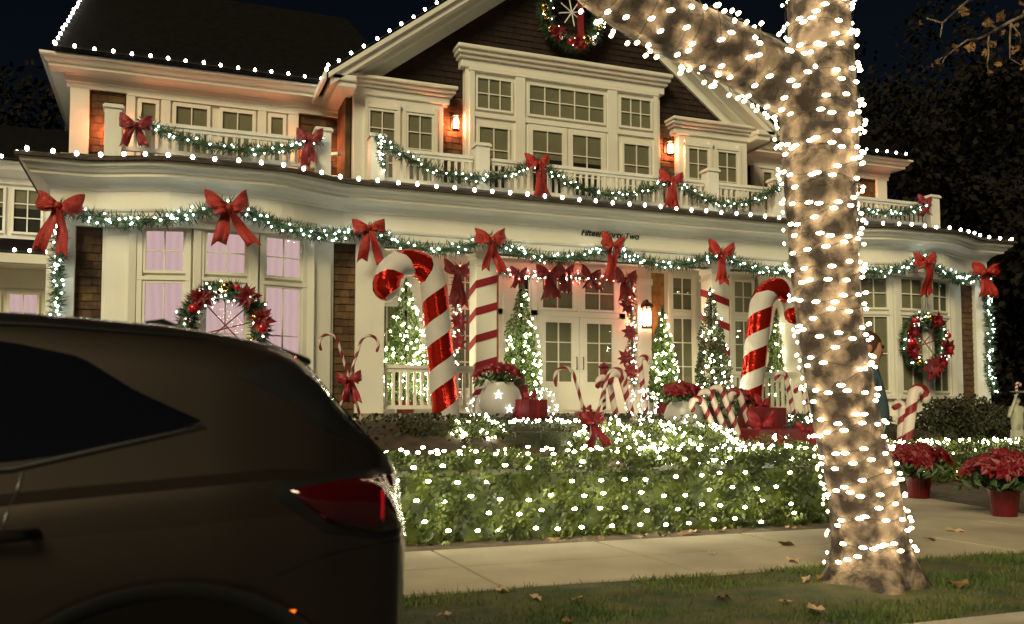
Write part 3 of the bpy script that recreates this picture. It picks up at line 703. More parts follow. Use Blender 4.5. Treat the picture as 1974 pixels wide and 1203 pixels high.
# bows and flower clusters worked into the door garland are its parts
for i, (px, py, W, T) in enumerate(((882, 525, .60, .75), (1060, 528, .66, .62), (1140, 530, .5, .42), (1205, 538, .62, .5), (1000, 528, .4, .4), (1090, 522, .42, .5))):
    x, z = at(px, py, 18.72)
    for n, p in bow_parts(W, T, .1, 20 + i):
        o = p.build('door_bow_' + n, 'petal', None, True); o.location = (x, 18.72, z); setpar(o, DG)
def star_petals(m, c, rad, n=9, up=Vector((0, -1, 0)), layers=2):
    a = up.orthogonal().normalized(); b_ = up.cross(a)
    for l in range(layers):
        for k in range(n):
            q = 2 * math.pi * (k + .5 * l) / n + rnd.uniform(-.15, .15); d = (a * math.cos(q) + b_ * math.sin(q) + up * (.15 + .35 * l) + rvec() * .12).normalized()
            L = rad * rnd.uniform(.8, 1.1) * (1 - .3 * l); nn = (up - d * up.dot(d)).normalized()
            c0 = Vector(c); v = nn.cross(d); W = L * .5
            m.add([c0, c0 + d * L * .45 + v * W * .5 + nn * .02, c0 + d * L - nn * .1 * L, c0 + d * L * .45 - v * W * .5 + nn * .02, c0 + d * L * .5 + nn * .005], [(0, 1, 4), (1, 2, 4), (2, 3, 4), (3, 0, 4)])
for px, py in ((880, 575), (882, 660), (1208, 590), (1212, 640), (1205, 690), (1214, 715), (884, 620), (878, 720)):
    x, z = at(px, py, 18.72); m = MB(); star_petals(m, (x, 18.72, z), .24, 8); m.build('red_flower', 'petal', DG)

# ribbon wound round each striped pillar
def pillar_ribbon(label, cx, hand, z0, n):
    m = MB(); y0, y1 = 17.493, 17.957; e = .232; hb_ = .16; pit = .56
    c = [(cx - e, y1), (cx - e, y0), (cx + e, y0), (cx + e, y1)]
    if hand < 0: c = c[::-1]
    for k in range(n * 4):
        (xa, ya), (xb, yb) = c[k % 4], c[(k + 1) % 4]; za = z0 + pit * k / 4; zb = za + pit / 4
        za_, zb_ = za, zb
        if zb_ + hb_ > 4.45: break
        nx, ny = (yb - ya), -(xb - xa); L = math.hypot(nx, ny); nx, ny = nx / L * -.004 * hand, ny / L * -.004 * hand
        m.add([(xa, ya, za_), (xb, yb, zb_), (xb, yb, zb_ + hb_), (xa, ya, za_ + hb_)], [(0, 1, 2, 3)])
    o = m.build('wound_ribbon', 'ribbon_red'); s = o.modifiers.new('t', 'SOLIDIFY'); s.thickness = .006; s.offset = 0
    tag(o, label, 'ribbon', 'ribbons wound round the porch pillars')
pillar_ribbon('red ribbon climbing to the right round the pillar by the big foil cane', PIL[0], 1, 1.42, 6)
pillar_ribbon('red ribbon falling to the right round the pillar behind the dark cone tree', PIL[1], -1, 1.30, 6)

# ------------------------------------------------------------------ wreaths
def wreath(label, x, y, z, Rr=.60, rr=.17, cross=False, flake=False, sd=0, bowside=None):
    r_ = random.Random(sd); t = thing('wreath', label, 'wreath', (x, y, z), group='wreaths on the house')
    f = MB(); b = MB()
    ring = [(Rr * math.cos(2 * math.pi * i / 40), 0, Rr * math.sin(2 * math.pi * i / 40)) for i in range(41)]
    f.tube(ring, rr * .55, 7)
    for i in range(2600):
        q = r_.uniform(0, 6.283); c = Vector((Rr * math.cos(q), 0, Rr * math.sin(q))); d = rvec(); L = rr * r_.uniform(.6, 1.15)
        f.leaf(c + d * (rr * .3 + L * .4), d.cross(rvec()).normalized(), d, L, .026)
        if i < 52: d.y = -abs(d.y) - .25; d.normalize(); b.bulb(c + d * rr * r_.uniform(.75, 1.1), .017)
    for o in (f.build('foliage', 'garland_leaf', None, kind='stuff'), b.build('bulbs', 'bulb_mini', None, kind='stuff')): setpar(o, t, False)
    for i in range(16):
        q = 6.283 * i / 16 + r_.uniform(-.15, .15); d = rr * r_.uniform(-.5, .5)
        k = r_.choice(['gold', 'ball_red', 'ball_red', 'silver', 'gold'])
        o = MB().ball(((Rr + d) * math.cos(q), -rr * .75, (Rr + d) * math.sin(q)), r_.uniform(.06, .105), 12, 8).build('bauble', k, None, True); setpar(o, t, False)
    for i in range(5):
        q = 6.283 * i / 5 + r_.uniform(-.3, .3); m = MB(); star_petals(m, (Rr * math.cos(q), -rr * .9, Rr * math.sin(q)), .25, 8); setpar(m.build('red_flower', 'petal'), t, False)
    if cross:
        m = MB()
        for a, c in ((.75, 3.9), (2.3, 5.5), (.2, 3.5)): m.tube([(Rr * math.cos(a), .02, Rr * math.sin(a)), (Rr * math.cos(c), .02, Rr * math.sin(c))], .012, 5)
        setpar(m.build('twig', 'cane_red'), t, False)
    if flake:
        m = MB()
        for k in range(4): a = math.pi * k / 4 + .2; m.tube([(-.05 - .34 * math.cos(a), -.12, .02 - .34 * math.sin(a)), (-.05 + .34 * math.cos(a), -.12, .02 + .34 * math.sin(a))], .016, 5)
        setpar(m.build('snowflake', 'white_glitter'), t, False)
        m = MB(); m.grid(lambda u, v: (.12 + (v - .5) * .17 + .05 * u, -.2 - .03 * math.sin(u * 6), .75 - 1.35 * u), 10, 3); setpar(m.build('ribbon', 'bow_dark', None, True), t, False)
        setpar(MB().ball((.30, -.16, -.62), (.13, .10, .13), 12, 8).build('bauble', 'gold', None, True), t, False)
    if bowside:
        m = MB(); star_petals(m, (bowside[0], -.22, bowside[1]), .38, 8, layers=2); setpar(m.build('bow', 'bow_dark'), t, False)
        setpar(MB().tube([(0, .05, Rr), (0, .05, Rr + .5)], .006, 4).build('hanger', 'wire'), t, False)
x, z = at(433, 628, 16.80); wreath('wreath with crossed red twigs and gold baubles on the pink bay window', x, 16.80, z, .63, .22, cross=True, sd=3)
x, z = at(1783, 660, 16.80); wreath('wreath with dark red bow at its foot on the dark bay window', x, 16.80, z, .58, .17, sd=4, bowside=(.0, -.62), cross=True)
x, z = at(1102, 30, 19.60); wreath('large wreath with white snowflake and red ribbon high on the gable', x, 19.60, z, .72, .22, flake=True, sd=5)

# ------------------------------------------------------------------ wall lanterns
def lantern(label, x, y, z, s=1., bm='lantern_glow', hang='lanterns on the walls'):
    t = thing('wall_lantern', label, 'lantern', (x, y, z), group=hang)
    b = MB().box(-.06, .06, .12, .14, -.05, .25).tube([(0, .12, .18), (0, .02, .25), (0, -.05, .22)], .012, 6)
    b.lathe([(.10, .15), (.085, .19), (.03, .23), (.02, .26)], 8, (0, -.05, 0)).lathe([(.075, -.14), (.085, -.12), (.08, -.115)], 8, (0, -.05, 0))
    for k in range(6): q = 6.283 * k / 6; b.box(.075 * math.cos(q) - .006, .075 * math.cos(q) + .006, -.05 + .075 * math.sin(q) - .006, -.05 + .075 * math.sin(q) + .006, -.115, .15)
    o = b.build('frame', 'bronze'); setpar(o, t, False); o.scale = (s, s, s)
    o = MB().lathe([(.03, -.1), (.055, -.08), (.055, .08), (.03, .12)], 10, (0, -.05, 0)).build('lit_glass', bm, None, True); setpar(o, t, False); o.scale = (s, s, s)
for l, px, py, Y in (('lit lantern on shingles between the gable windows and the corner of the gable', 878, 240, 19.72), ('lit lantern on shingles right of the gable windows, over a balcony bow', 1290, 288, 19.72)):
    x, z = at(px, py, Y); lantern(l, x, Y, z, 1.1)
lantern('lantern half hidden behind the balcony post with the dark velvet bow, lighting orange shingles', -1.22, 20.80, 7.25, 1.1)
lantern('lantern behind the inner balcony post lighting the shingles of the corner', 3.05, 20.80, 7.3, 1.1)
lantern('lantern glowing behind the lit trunk near the far balcony rail', mx(-.95) - .2, 20.78, 7.25, 1.1)
x, z = at(1240, 615, 18.95); lantern('bright lantern beside the front door with a dark cap', x, 18.86, z, 1.7, 'lantern_warm')

# ------------------------------------------------------------------ candy canes
def cane_path(h, Rh, hook=1, n=12, drop=.55):
    P = [Vector((0, 0, h * i / 8)) for i in range(9)]
    for i in range(1, n + 1):
        a = math.pi * i / n; P.append(Vector((hook * Rh * (1 - math.cos(a)), 0, h + Rh * math.sin(a))))
    P.append(Vector((hook * 2 * Rh, 0, h - drop * Rh))); return P
def cane_bands(P, r, pit, n=12, frac=.5, hand=1):
    D = [0]
    for a, b in zip(P, P[1:]): D.append(D[-1] + (b - a).length)
    T = D[-1]
    def pos(s):
        s = max(0, min(T, s))
        for i in range(len(D) - 1):
            if s <= D[i + 1] + 1e-9:
                u = (s - D[i]) / (D[i + 1] - D[i]); p = P[i].lerp(P[i + 1], u)
                t0 = (P[i + 1] - P[i]).normalized(); t1 = (P[min(i + 2, len(P) - 1)] - P[max(i - 1, 0)]).normalized()
                return p, (t0 + t1).normalized()
    def vtx(s, th):
        p, t = pos(s); a = Vector((0, 1, 0)); b = t.cross(a); k = 1.
        e = min(s, T - s)
        if s > T - r: k = math.sqrt(max(0, 1 - ((s - (T - r)) / r) ** 2))
        return p + (a * math.cos(th) + b * math.sin(th)) * r * max(k, .02)
    red, wh = [], []
    k = -2
    while k * pit < T + pit:
        for lst, s0, s1 in ((red, k * pit, (k + frac) * pit), (wh, (k + frac) * pit, (k + 1) * pit)):
            vs = []; m = max(2, int((s1 - s0) / (r * .5)) + 1)
            if s1 + pit <= 0 or s0 >= T: continue
            b = MB(); b.grid(lambda u, v: vtx(max(0, min(T, s0 + (s1 - s0) * v + hand * pit * u)), 2 * math.pi * u), n, m)
            lst.append(b)
        k += 1
    return red, wh
def cane(label, x, y, z, h, Rh, r, hook, lean=0, big=False, pit=None, rz=0, group=None, frac=.42):
    t = thing('candy_cane', label, 'candy cane', (x, y, z), rz, group); t.rotation_euler = (0, lean, rz)
    red, wh = cane_bands(cane_path(h, Rh, hook), r, pit or r * 5, 14 if big else 9, frac, 1)
    for lst, n, m in ((red, 'red_stripe', 'foil_red' if big else 'cane_red'), (wh, 'white_stripe', 'foil_white' if big else 'cane_white')):
        if big:
            for b in lst: setpar(b.build(n, m, None, True), t, False)
        else:
            q = MB()
            for b in lst: q.add(b.v, b.f)
            setpar(q.build(n, m, None, True), t, False)
    return t
cane('giant red foil and white candy cane hooking over a lit cone tree', 4.98, 16.55, .95, 2.75, .46, .255, -1, R(-6), True, .86, frac=.54)
cane('giant foil candy cane leaning behind the lit tree trunk', 11.70, 16.55, .95, 2.70, .46, .25, 1, R(9), True, .86, frac=.54)
SC = [(1190, 808, 15.2, .75, .12, .060, -1, 'white candy cane leaning nearest to the striped lamp post'), (1222, 808, 15.0, .85, .12, .065, -1, 'white candy cane leaning right behind the crossed canes'), (1246, 790, 15.4, .95, .11, .055, 1, 'candy cane with its hook turned to the front door lantern'),
      (1395, 858, 12.2, .80, .11, .052, -1, 'candy cane leaning against the round planter of the big poinsettia'), (1412, 850, 12.3, .85, .11, .052, -1, 'middle candy cane of three leaning on the star planter'), (1432, 842, 12.4, .85, .11, .052, -1, 'candy cane of the leaning three closest to the red gift boxes'),
      (1448, 815, 13.2, .55, .10, .055, -1, 'short candy cane beside the single red poinsettia bloom'), (1532, 802, 15.2, .85, .12, .05, -1, 'thin candy cane in front of the porch rail by the trunk'), (1558, 808, 15.0, .65, .10, .05, -1, 'candy cane half hidden behind the lit trunk'),
      (1744, 848, 12.0, .82, .14, .095, 1, 'plump candy cane below the wreath on the dark bay'), (1735, 850, 12.1, .60, .08, .07, -1, 'short candy cane standing behind the plump one')]
for i, (px, py, Y, h, rh, r, hk, l) in enumerate(SC):
    x, z = at(px, py, Y); ln = {0: -.22, 1: -.3, 2: -.12, 3: -.45, 4: -.42, 5: -.4, 6: -.35, 7: -.22, 8: -.15, 9: .2, 10: .1}[i]
    g0 = h_ground(x, Y); h += max(0, z - .05 - g0); z = min(z - .05, g0)
    cane(l, x, Y, z, h, rh, r, hk, ln, False, group='small candy canes in the garden', frac=.36)
def crossed(px, py, Y, w_, h, lab):
    x, z = at(px, py, Y); z = min(z, h_ground(x, Y))
    for s in (-1, 1): cane(lab % ('left' if s < 0 else 'right'), x - s * w_ * .5, Y + s * .02, z, h, .15, .024, s, s * .30, False, pit=.24, group='crossed candy canes', frac=.5)
    bow('bright red bow tying ' + lab.split('of ')[-1], x, Y - .06, z + h * .50, W=.42, T=.46, spread=.08, mt='ribbon_red', sd=40 + int(px), group='bows on crossed canes')
crossed(672, 812, 14.7, .42, 1.36, 'thin candy cane bending %s of the crossed pair beside the car')
crossed(1140, 882, 11.6, .28, 1.40, 'thin candy cane bending %s of the crossed pair in the middle hedge')

# ------------------------------------------------------------------ little lit trees on the porch
def cone_tree(label, px, pyt, pyb, Y, halfw, nb=190, leaf='topiary_leaf', narrow=1.0, sd=1):
    x, zt = at(px, pyt, Y); _, zb = at(px, pyb, Y); zb = min(zb, 1.25 if Y > 17.2 else h_ground(x, Y)); H = zt - zb; r_ = random.Random(sd)
    t = thing('cone_tree', label, 'cone tree', (x, Y, zb), group='lit cone trees on the porch')
    setpar(MB().lathe([(.17, 0), (.22, .25), (.23, .28), (.19, .28)], 14).build('pot', 'pot_red'), t, False)
    setpar(MB().tube([(0, 0, .2), (0, 0, H * .95)], .03, 6).build('trunk', 'night_bark'), t, False)
    f = MB(); b = MB()
    for i in range(4800):
        u = 1 - math.sqrt(r_.random()); u = min(.995, max(0, u)); q = r_.uniform(0, 6.283); rad = halfw * (1 - u ** narrow) * (.84 + .16 * math.sin(3 * q + 9 * u) + .10 * math.sin(23 * u)) * r_.uniform(.72, 1.05)
        c = Vector((rad * math.cos(q), rad * math.sin(q), .25 + u * (H - .25))); d = rvec()
        f.leaf(c, d, d.orthogonal().normalized(), r_.uniform(.05, .09), .04)
    for i in range(nb):
        u = 1 - math.sqrt(r_.random()); q = r_.uniform(3.3, 6.1); rad = halfw * (1 - u ** narrow) * 1.0 + .01; b.bulb((rad * math.cos(q), rad * math.sin(q), .28 + u * (H - .27)), .022)
    setpar(f.build('crown', leaf, None, kind='stuff'), t, False); setpar(b.build('bulbs', 'bulb_hedge', None, kind='stuff'), t, False)
cone_tree('wide lit cone tree standing inside the hook of the giant candy cane', 783, 533, 790, 18.3, .66, 130, sd=1, narrow=1.35)
cone_tree('slim lit cone tree just left of the front door', 1005, 545, 790, 18.25, .42, 85, sd=2, narrow=2.8)
cone_tree('lit cone tree between the door lantern and the porch window', 1276, 585, 790, 18.35, .42, 80, sd=3, narrow=1.5)
cone_tree('dark green lit cone tree standing before the far striped pillar', 1370, 552, 795, 16.9, .44, 62, 'dark_leaf', sd=4, narrow=2.0)
cone_tree('lit cone tree partly hidden by the leaning giant cane', 1499, 585, 790, 18.35, .40, 60, sd=5, narrow=1.6)

# ------------------------------------------------------------------ hedges, shrubs and their lights
def leafbox(name, label, x0, x1, y0, y1, z0, z1, n, mt, L=.05, cat='hedge', wob=.07, core=True, hf=None):
    z0 = min(z0, h_ground((x0 + x1) / 2, y0)); t = thing(name, label, cat, ((x0 + x1) / 2, (y0 + y1) / 2, z0)); f = MB()
    if core:
        i_ = .13; f.box(x0 + i_, x1 - i_, y0 + i_, y1 - i_, z0, z1 - i_ - .02)
    for _ in range(n):
        fc = rnd.random(); a = (x1 - x0) * (z1 - z0); b = (x1 - x0) * (y1 - y0); c = (y1 - y0) * (z1 - z0); s = a * 1.2 + b + c
        x, y, z = rnd.uniform(x0, x1), rnd.uniform(y0, y1), rnd.uniform(z0, z1)
        if fc < a * 1.2 / s: y = y0
        elif fc < (a * 1.2 + b) / s: z = z1
        else: x = rnd.choice((x0, x1))
        if math.sin(x * 6.3 + z * 9 + math.sin(y * 8 + x * 2)) * math.sin(z * 13 - x * 4.1 + y * 5) > .42 and rnd.random() < .7: continue
        wv = wob * (math.sin(x * 5.1 + z * 7) + math.sin(x * 11.3 - y * 6 + z * 3)) * .5
        p = Vector((x, y, z)); 
        if y == y0: p.y += wv + rnd.uniform(-.02, .10)
        elif z == z1: p.z += wv + rnd.uniform(-.09, .03)
        else: p.x += rnd.uniform(-.05, .05)
        d = rvec(); f.leaf(p, d, d.orthogonal().normalized(), L * rnd.uniform(.7, 1.4), L * .6)
    setpar(f.build('foliage', mt, None, kind='stuff'), t); return t
HX0, HX1, HY0, HY1, HZ = -1.0, 6.85, 7.72, 8.75, .84
leafbox('hedge', 'long clipped green hedge covered in white net lights along the pavement', HX0, HX1, HY0, HY1, .10, HZ, 25000, 'hedge_leaf', .055)
net = thing('net_lights', 'net of white bulbs spread over the long hedge along the pavement', 'net lights', (3, HY0, .1))
k = 0; wr = MB()
for j in range(5):
    z = .20 + j * .148; prev = None
    for i in range(22):
        x = 1.2 + i * .27 + (.13 if j % 2 else 0)
        if x > HX1: continue
        p = (x + rnd.uniform(-.04, .04), HY0 - .09 + rnd.uniform(-.01, .03), z + rnd.uniform(-.035, .035))
        if prev: wr.tube([prev, p], .002, 3, False)
        prev = p
        if rnd.random() < .86: q_ = rnd.random(); inst(BULB['bulb_hedge'], 'bulb', net, (p[0], p[1] + (.10 if q_ < .2 else .0), p[2]), (0, 0, 0), (.025, .016, .0135))
for j in range(4):
    for i in range(28):
        x = 1.0 + i * .215 + rnd.uniform(-.06, .06)
        if x < HX1 and rnd.random() < .92: inst(BULB['bulb_hedge'], 'bulb', net, (x, HY0 + .02 + j * .26 + rnd.uniform(-.06, .06), HZ + .05 + rnd.uniform(-.02, .03)), (0, 0, 0), (.022, .015, .012))
wr.build('wire', 'wire', net)
def lit_bulbs(t, n, fn, r=.018, bm='bulb_hedge'):
    b = MB()
    for _ in range(n): b.bulb(fn(), r * rnd.uniform(.8, 1.15))
    b.build('bulbs', bm, t, kind='stuff')
def shrub(label, x0, x1, y0, y1, z0, z1, n, mt, nl=0, top=.5, name='shrub', L=.05):
    z0 = min(z0, h_ground((x0 + x1) / 2, y0)); t = thing(name, label, 'shrub', ((x0 + x1) / 2, (y0 + y1) / 2, z0)); f = MB(); c = Vector(((x0 + x1) / 2, (y0 + y1) / 2, z0)); rr = Vector(((x1 - x0) / 2, (y1 - y0) / 2, z1 - z0))
    def sp(k0=.8, k1=1.06, front=False):
        d = rvec(); d.z = abs(d.z)
        if front: d.y = -abs(d.y)
        d = Vector((math.copysign(abs(d.x) ** .7, d.x), math.copysign(abs(d.y) ** .7, d.y), d.z ** .6)); q = rnd.uniform(k0, k1) * (1 + .08 * math.sin(d.x * 9 + d.z * 7)); return c + Vector((d.x * rr.x, d.y * rr.y, d.z * rr.z)) * q
    f.ball((c.x, c.y, z0), (rr.x * .78, rr.y * .78, rr.z * .80), 14, 8)
    for _ in range(n): d = rvec(); f.leaf(sp(), d, d.orthogonal().normalized(), L * rnd.uniform(.7, 1.4), L * .6)
    setpar(f.build('foliage', mt, None, kind='stuff'), t)
    if nl: lit_bulbs(t, nl, lambda: sp(1.0, 1.06, True))
    return t
def hx(px, Y): return at(px, 800, Y)[0]
shrub('lit low shrub in front of the white star planter', hx(862, 13.0), hx(1000, 13.0), 12.8, 13.9, .55, 1.16, 3500, 'hedge_leaf', 60)
b_ = leafbox('hedge', 'small dark clipped box hedge before the front steps', hx(985, 12.4), hx(1125, 12.4), 12.4, 13.2, .45, 1.12, 6000, 'box_leaf', .03, wob=.02)
lit_bulbs(b_, 46, lambda: (rnd.uniform(hx(985, 12.4), hx(1130, 12.4)), 12.36 + rnd.uniform(0, .25), 1.14 + rnd.uniform(-.03, .03)), .016)
shrub('lit mounded shrub right of the small box hedge', hx(1115, 12.2), hx(1235, 12.2), 11.9, 13.1, .40, 1.14, 4000, 'hedge_leaf', 90)
shrub('densely lit mounded shrub below the big poinsettia planter', hx(1195, 11.8), hx(1420, 11.8), 11.2, 12.6, .35, 1.13, 5000, 'hedge_leaf', 170)
shrub('low lit shrub sloping down before the candy canes', hx(1340, 10.6), hx(1600, 10.6), 9.9, 11.4, .15, .86, 5000, 'hedge_leaf', 120)
shrub('dark lit shrub beside the lit trunk under the porch rail', hx(1470, 14.5), hx(1590, 14.5), 13.9, 15.0, .7, 1.22, 3500, 'dark_leaf', 40)
shrub('dark unlit shrub by the stone porch base', hx(765, 13.2), hx(872, 13.2), 13.0, 14.0, .6, 1.15, 3000, 'box_leaf', 0)
shrub('dark leafy shrub under the corner post with hanging garland', hx(1790, 15.6), hx(1950, 15.6), 15.2, 16.4, .85, 1.55, 4500, 'box_leaf', 0, L=.09)
shrub('dark shrub behind the pale statue', hx(1900, 14.5), hx(2050, 14.5), 13.9, 15.0, .8, 1.35, 3000, 'box_leaf', 0, L=.08)
rh = leafbox('hedge', 'low hedge with lit top behind the two poinsettia pots', 9.75, 16.5, 10.6, 11.5, .12, .78, 13000, 'hedge_leaf', .055)
lit_bulbs(rh, 150, lambda: (rnd.uniform(9.75, 15.5), 10.58 + rnd.uniform(-.02, .6), .82 + rnd.uniform(-.05, .03)), .017)
lit_bulbs(rh, 16, lambda: (rnd.uniform(9.75, 13.5), 10.52, rnd.uniform(.25, .7)), .016)

# ------------------------------------------------------------------ poinsettias, planters, gifts
def poinsettia(label, x, y, z, rad, h, nf, pot=None, group='red poinsettias'):
    t = thing('poinsettia', label, 'poinsettia', (x, y, z), group=group); p0 = 0
    if pot:
        ph, pr = pot; setpar(MB().lathe([(pr * .8, 0), (pr, ph * .94), (pr * 1.06, ph * .95), (pr * 1.06, ph), (pr * .9, ph), (pr * .85, ph * .9)], 20).build('pot', 'pot_red'), t, False); p0 = ph * .9
    s = MB(); g_ = MB(); pm = MB()
    for i in range(nf):
        q = rnd.uniform(0, 6.283); k = math.sqrt(rnd.random()); c = Vector((rad * k * math.cos(q), rad * k * math.sin(q), p0 + h * (1 - .45 * k * k) * rnd.uniform(.88, 1.05)))
        s.tube([(0, 0, p0 - .05), (c.x * .5, c.y * .5, (c.z + p0) * .5), c], .008, 4)
        up = (Vector((c.x, c.y, 0)) * (1.3 / max(rad, .1)) + Vector((0, -.5, .8))).normalized(); star_petals(pm, c, rad * .45 if rad < .3 else .15, 7, up)
        for _ in range(5): d = rvec(); g_.leaf(c + Vector((d.x * .12, d.y * .12, -.1 - rnd.random() * h * .3)), Vector((d.x, d.y, .8)).normalized(), d.orthogonal().normalized(), .13, .07)
    setpar(s.build('stems', 'leaf_green', None, kind='stuff'), t, False); setpar(g_.build('leaves', 'leaf_green', None, kind='stuff'), t, False); setpar(pm.build('petals', 'petal', None, kind='stuff'), t, False)
    return t
poinsettia('large red poinsettia in a red pot at the path edge by the lit trunk', 9.43, 9.5, .12, .42, .42, 46, (.28, .17))
poinsettia('large red poinsettia in a red pot on the pavement edge', 8.66, 7.50, .12, .38, .40, 42, (.29, .16))
def star(m, c, r, th=.02):
    P = [(c[0] + (r if k % 2 == 0 else r * .42) * math.sin(math.pi * k / 5), c[2] + (r if k % 2 == 0 else r * .42) * math.cos(math.pi * k / 5)) for k in range(10)]
    m.prism(P, c[1] - th, c[1] + th)
def planter(label, px, py, Y, r, stars, fl):
    x, z = at(px, py, Y); r = max(r, z - h_ground(x, Y)); t = thing('star_planter', label, 'planter', (x, Y, z - r))
    setpar(MB().lathe([(.35 * r, 0), (.8 * r, .18 * r), (r, .7 * r), (r, 1.1 * r), (.85 * r, 1.5 * r), (.6 * r, 1.72 * r), (.62 * r, 1.8 * r), (.5 * r, 1.8 * r), (.45 * r, 1.6 * r)], 24).build('pot', 'white_pot', None, True), t, False)
    for sx, sz, sr in stars:
        m = MB(); star(m, (sx * r, -math.sqrt(max(.05, 1.04 - sx * sx - (sz - .9) ** 2 * .9)) * r - .03, sz * r), sr); setpar(m.build('star', 'star_glow'), t, False)
    poinsettia(fl, x - .05, Y, z + .72 * r, r * 1.05, r * .8, 26)
planter('round white planter with glowing stars beside the striped pillar', 965, 770, 14.6, .34, [(-.45, 1.2, .085), (.05, .55, .08), (.55, .4, .075)], 'dark red poinsettia in the star planter beside the striped pillar')
planter('round white planter with glowing star below the dark cone tree', 1318, 800, 13.6, .33, [(.3, .35, .10), (-.5, .6, .07)], 'broad dark red poinsettia in the star planter below the dark cone tree')
for i, (px, py, Y, rr, l) in enumerate(((1425, 757, 14.2, .30, 'single spiky red poinsettia bloom on the foot of the leaning giant cane'),)):
    x, z = at(px, py, Y); poinsettia(l, x, Y, h_ground(x, Y), rr, z - h_ground(x, Y) + .05, 16)
def gift(label, px, py, Y, w_, h, rz):
    x, z = at(px, py, Y); g0 = h_ground(x, Y); h += max(0, z - g0); z = min(z, g0); t = thing('gift_box', label, 'gift box', (x, Y, z), rz, 'wrapped gifts in the garden')
    o = MB().box(-w_ / 2, w_ / 2, -w_ / 2, w_ / 2, 0, h).build('box', 'gift_red'); setpar(o, t, False); bevel(o, .012)
    setpar(MB().box(-.03, .03, -w_ / 2 - .004, w_ / 2 + .004, -.001, h + .004).box(-w_ / 2 - .005, w_ / 2 + .005, -.03, .03, -.001, h + .005).build('ribbon', 'ribbon_red'), t, False)
    for n, p in bow_parts(w_ * .7, .12, .08, int(px)):
        o = p.build('bow_' + n, 'ribbon_red', None, True); o.location = (0, 0, h + .05); setpar(o, t, False)
gift('dark red gift box between the star planter and the front steps', 1022, 800, 14.2, .42, .26, .3)
gift('small dark red gift standing on its own beside the slim cone tree', 1000, 788, 14.9, .30, .42, -.2)
gift('large red gift box behind the three leaning candy canes', 1470, 828, 13.3, .58, .38, .25)
gift('wide dark red gift box on the ground before the large one', 1468, 862, 12.6, .85, .30, .1)
gift('dark red gift box next to the lit trunk', 1555, 866, 12.4, .55, .28, -.3)
gift('flat red gift box under the bow of the crossed canes', 1130, 812, 14.0, .30, .16, .1)
# sparkling ball of white lights and a striped lamp post
def sparkle(label, px, py, Y, r, n):
    x, z = at(px, py, Y); r = max(r, min(.3, z - h_ground(x, Y))); z = h_ground(x, Y) + r; t = thing('light_ball', label, 'light ball', (x, Y, z - r), group='sparkling light balls'); b = MB(); c = MB()
    for k in range(6):
        a = math.pi * k / 6; c.tube([(r * .9 * math.cos(q) * math.cos(a), r * .9 * math.cos(q) * math.sin(a), r + r * .9 * math.sin(q)) for q in [6.283 * i / 16 for i in range(17)]], .006, 4, False)
    for _ in range(n): d = rvec(); b.bulb((d.x * r, d.y * r, r + d.z * r), .012)
    setpar(c.build('frame', 'white_glitter'), t, False); setpar(b.build('bulbs', 'bulb_mini', None, kind='stuff'), t, False)
sparkle('sparkling white light ball among the canes beside the big poinsettia', 1237, 768, 14.9, .26, 70)
sparkle('sparkling white light ball beside the dark red gift box', 1045, 780, 14.6, .16, 36)
sparkle('sparkling white light ball behind the star planter by the striped pillar', 925, 785, 15.2, .17, 26)
x, z = at(1165, 795, 15.6); z = h_ground(x, 15.6); t = thing('lamp_post', 'small black and white striped post carrying a red lantern', 'lamp post', (x, 15.6, z))
red, wh = cane_bands([Vector((0, 0, .08 * i)) for i in range(9)], .035, .14, 10, .45)
for lst, n, m in ((red, 'dark_stripe', 'black_iron'), (wh, 'white_stripe', 'cane_white')):
    q = MB()
    for b in lst: q.add(b.v, b.f)
    setpar(q.build(n, m, None, True), t, False)
setpar(MB().lathe([(.10, .62), (.12, .66), (.10, .68), (.085, .70), (.085, .98), (.10, 1.0), (.12, 1.02), (.06, 1.07), (.02, 1.1)], 10).build('lantern', 'gift_red'), t, False)

# ------------------------------------------------------------------ the lit street tree
TY = 4.88
tree = thing('street_tree', 'big bare street tree wrapped from root to limbs in white lights', 'tree', (4.48, TY, .1))
def tree_tube(pts, rad, n=28, rough=.02, roots=False, sd=0.):
    P = []; Rr = []
    V = [Vector(p) for p in pts]
    for i in range(len(V) - 1):                       # catmull-rom
        a, b, c, d = V[max(i - 1, 0)], V[i], V[i + 1], V[min(i + 2, len(V) - 1)]
        for k in range(6):
            u = k / 6; P.append(.5 * (2 * b + (c - a) * u + (2 * a - 5 * b + 4 * c - d) * u * u + (3 * b - a - 3 * c + d) * u ** 3)); Rr.append(rad[i] + (rad[i + 1] - rad[i]) * u)
    P.append(V[-1]); Rr.append(rad[-1])
    m = MB(); vs = []; ref = Vector((0, 1, 0)); fr = []
    for i, p in enumerate(P):
        t = (P[min(i + 1, len(P) - 1)] - P[max(i - 1, 0)]).normalized(); a = (ref - t * ref.dot(t)).normalized(); ref = a; b = t.cross(a); fr.append((p, a, b, Rr[i], t))
        for k in range(n):
            q = 6.2832 * k / n; r = Rr[i] * (1 + rough * (math.sin(3 * q + p.z * 2 + sd) + .7 * math.sin(5 * q - p.z * 3.1 + p.x) + .5 * math.sin(9 * q + p.z * 11)))
            if roots: r += max(0, .34 - (p.z - .1)) ** 2 * (.85 + .45 * math.sin(5 * q + 1.0) + .3 * math.sin(3 * q))
            vs.append(p + (a * math.cos(q) + b * math.sin(q)) * r)
    m.add(vs, [(i * n + k, i * n + (k + 1) % n, (i + 1) * n + (k + 1) % n, (i + 1) * n + k) for i in range(len(P) - 1) for k in range(n)])
    return m, fr
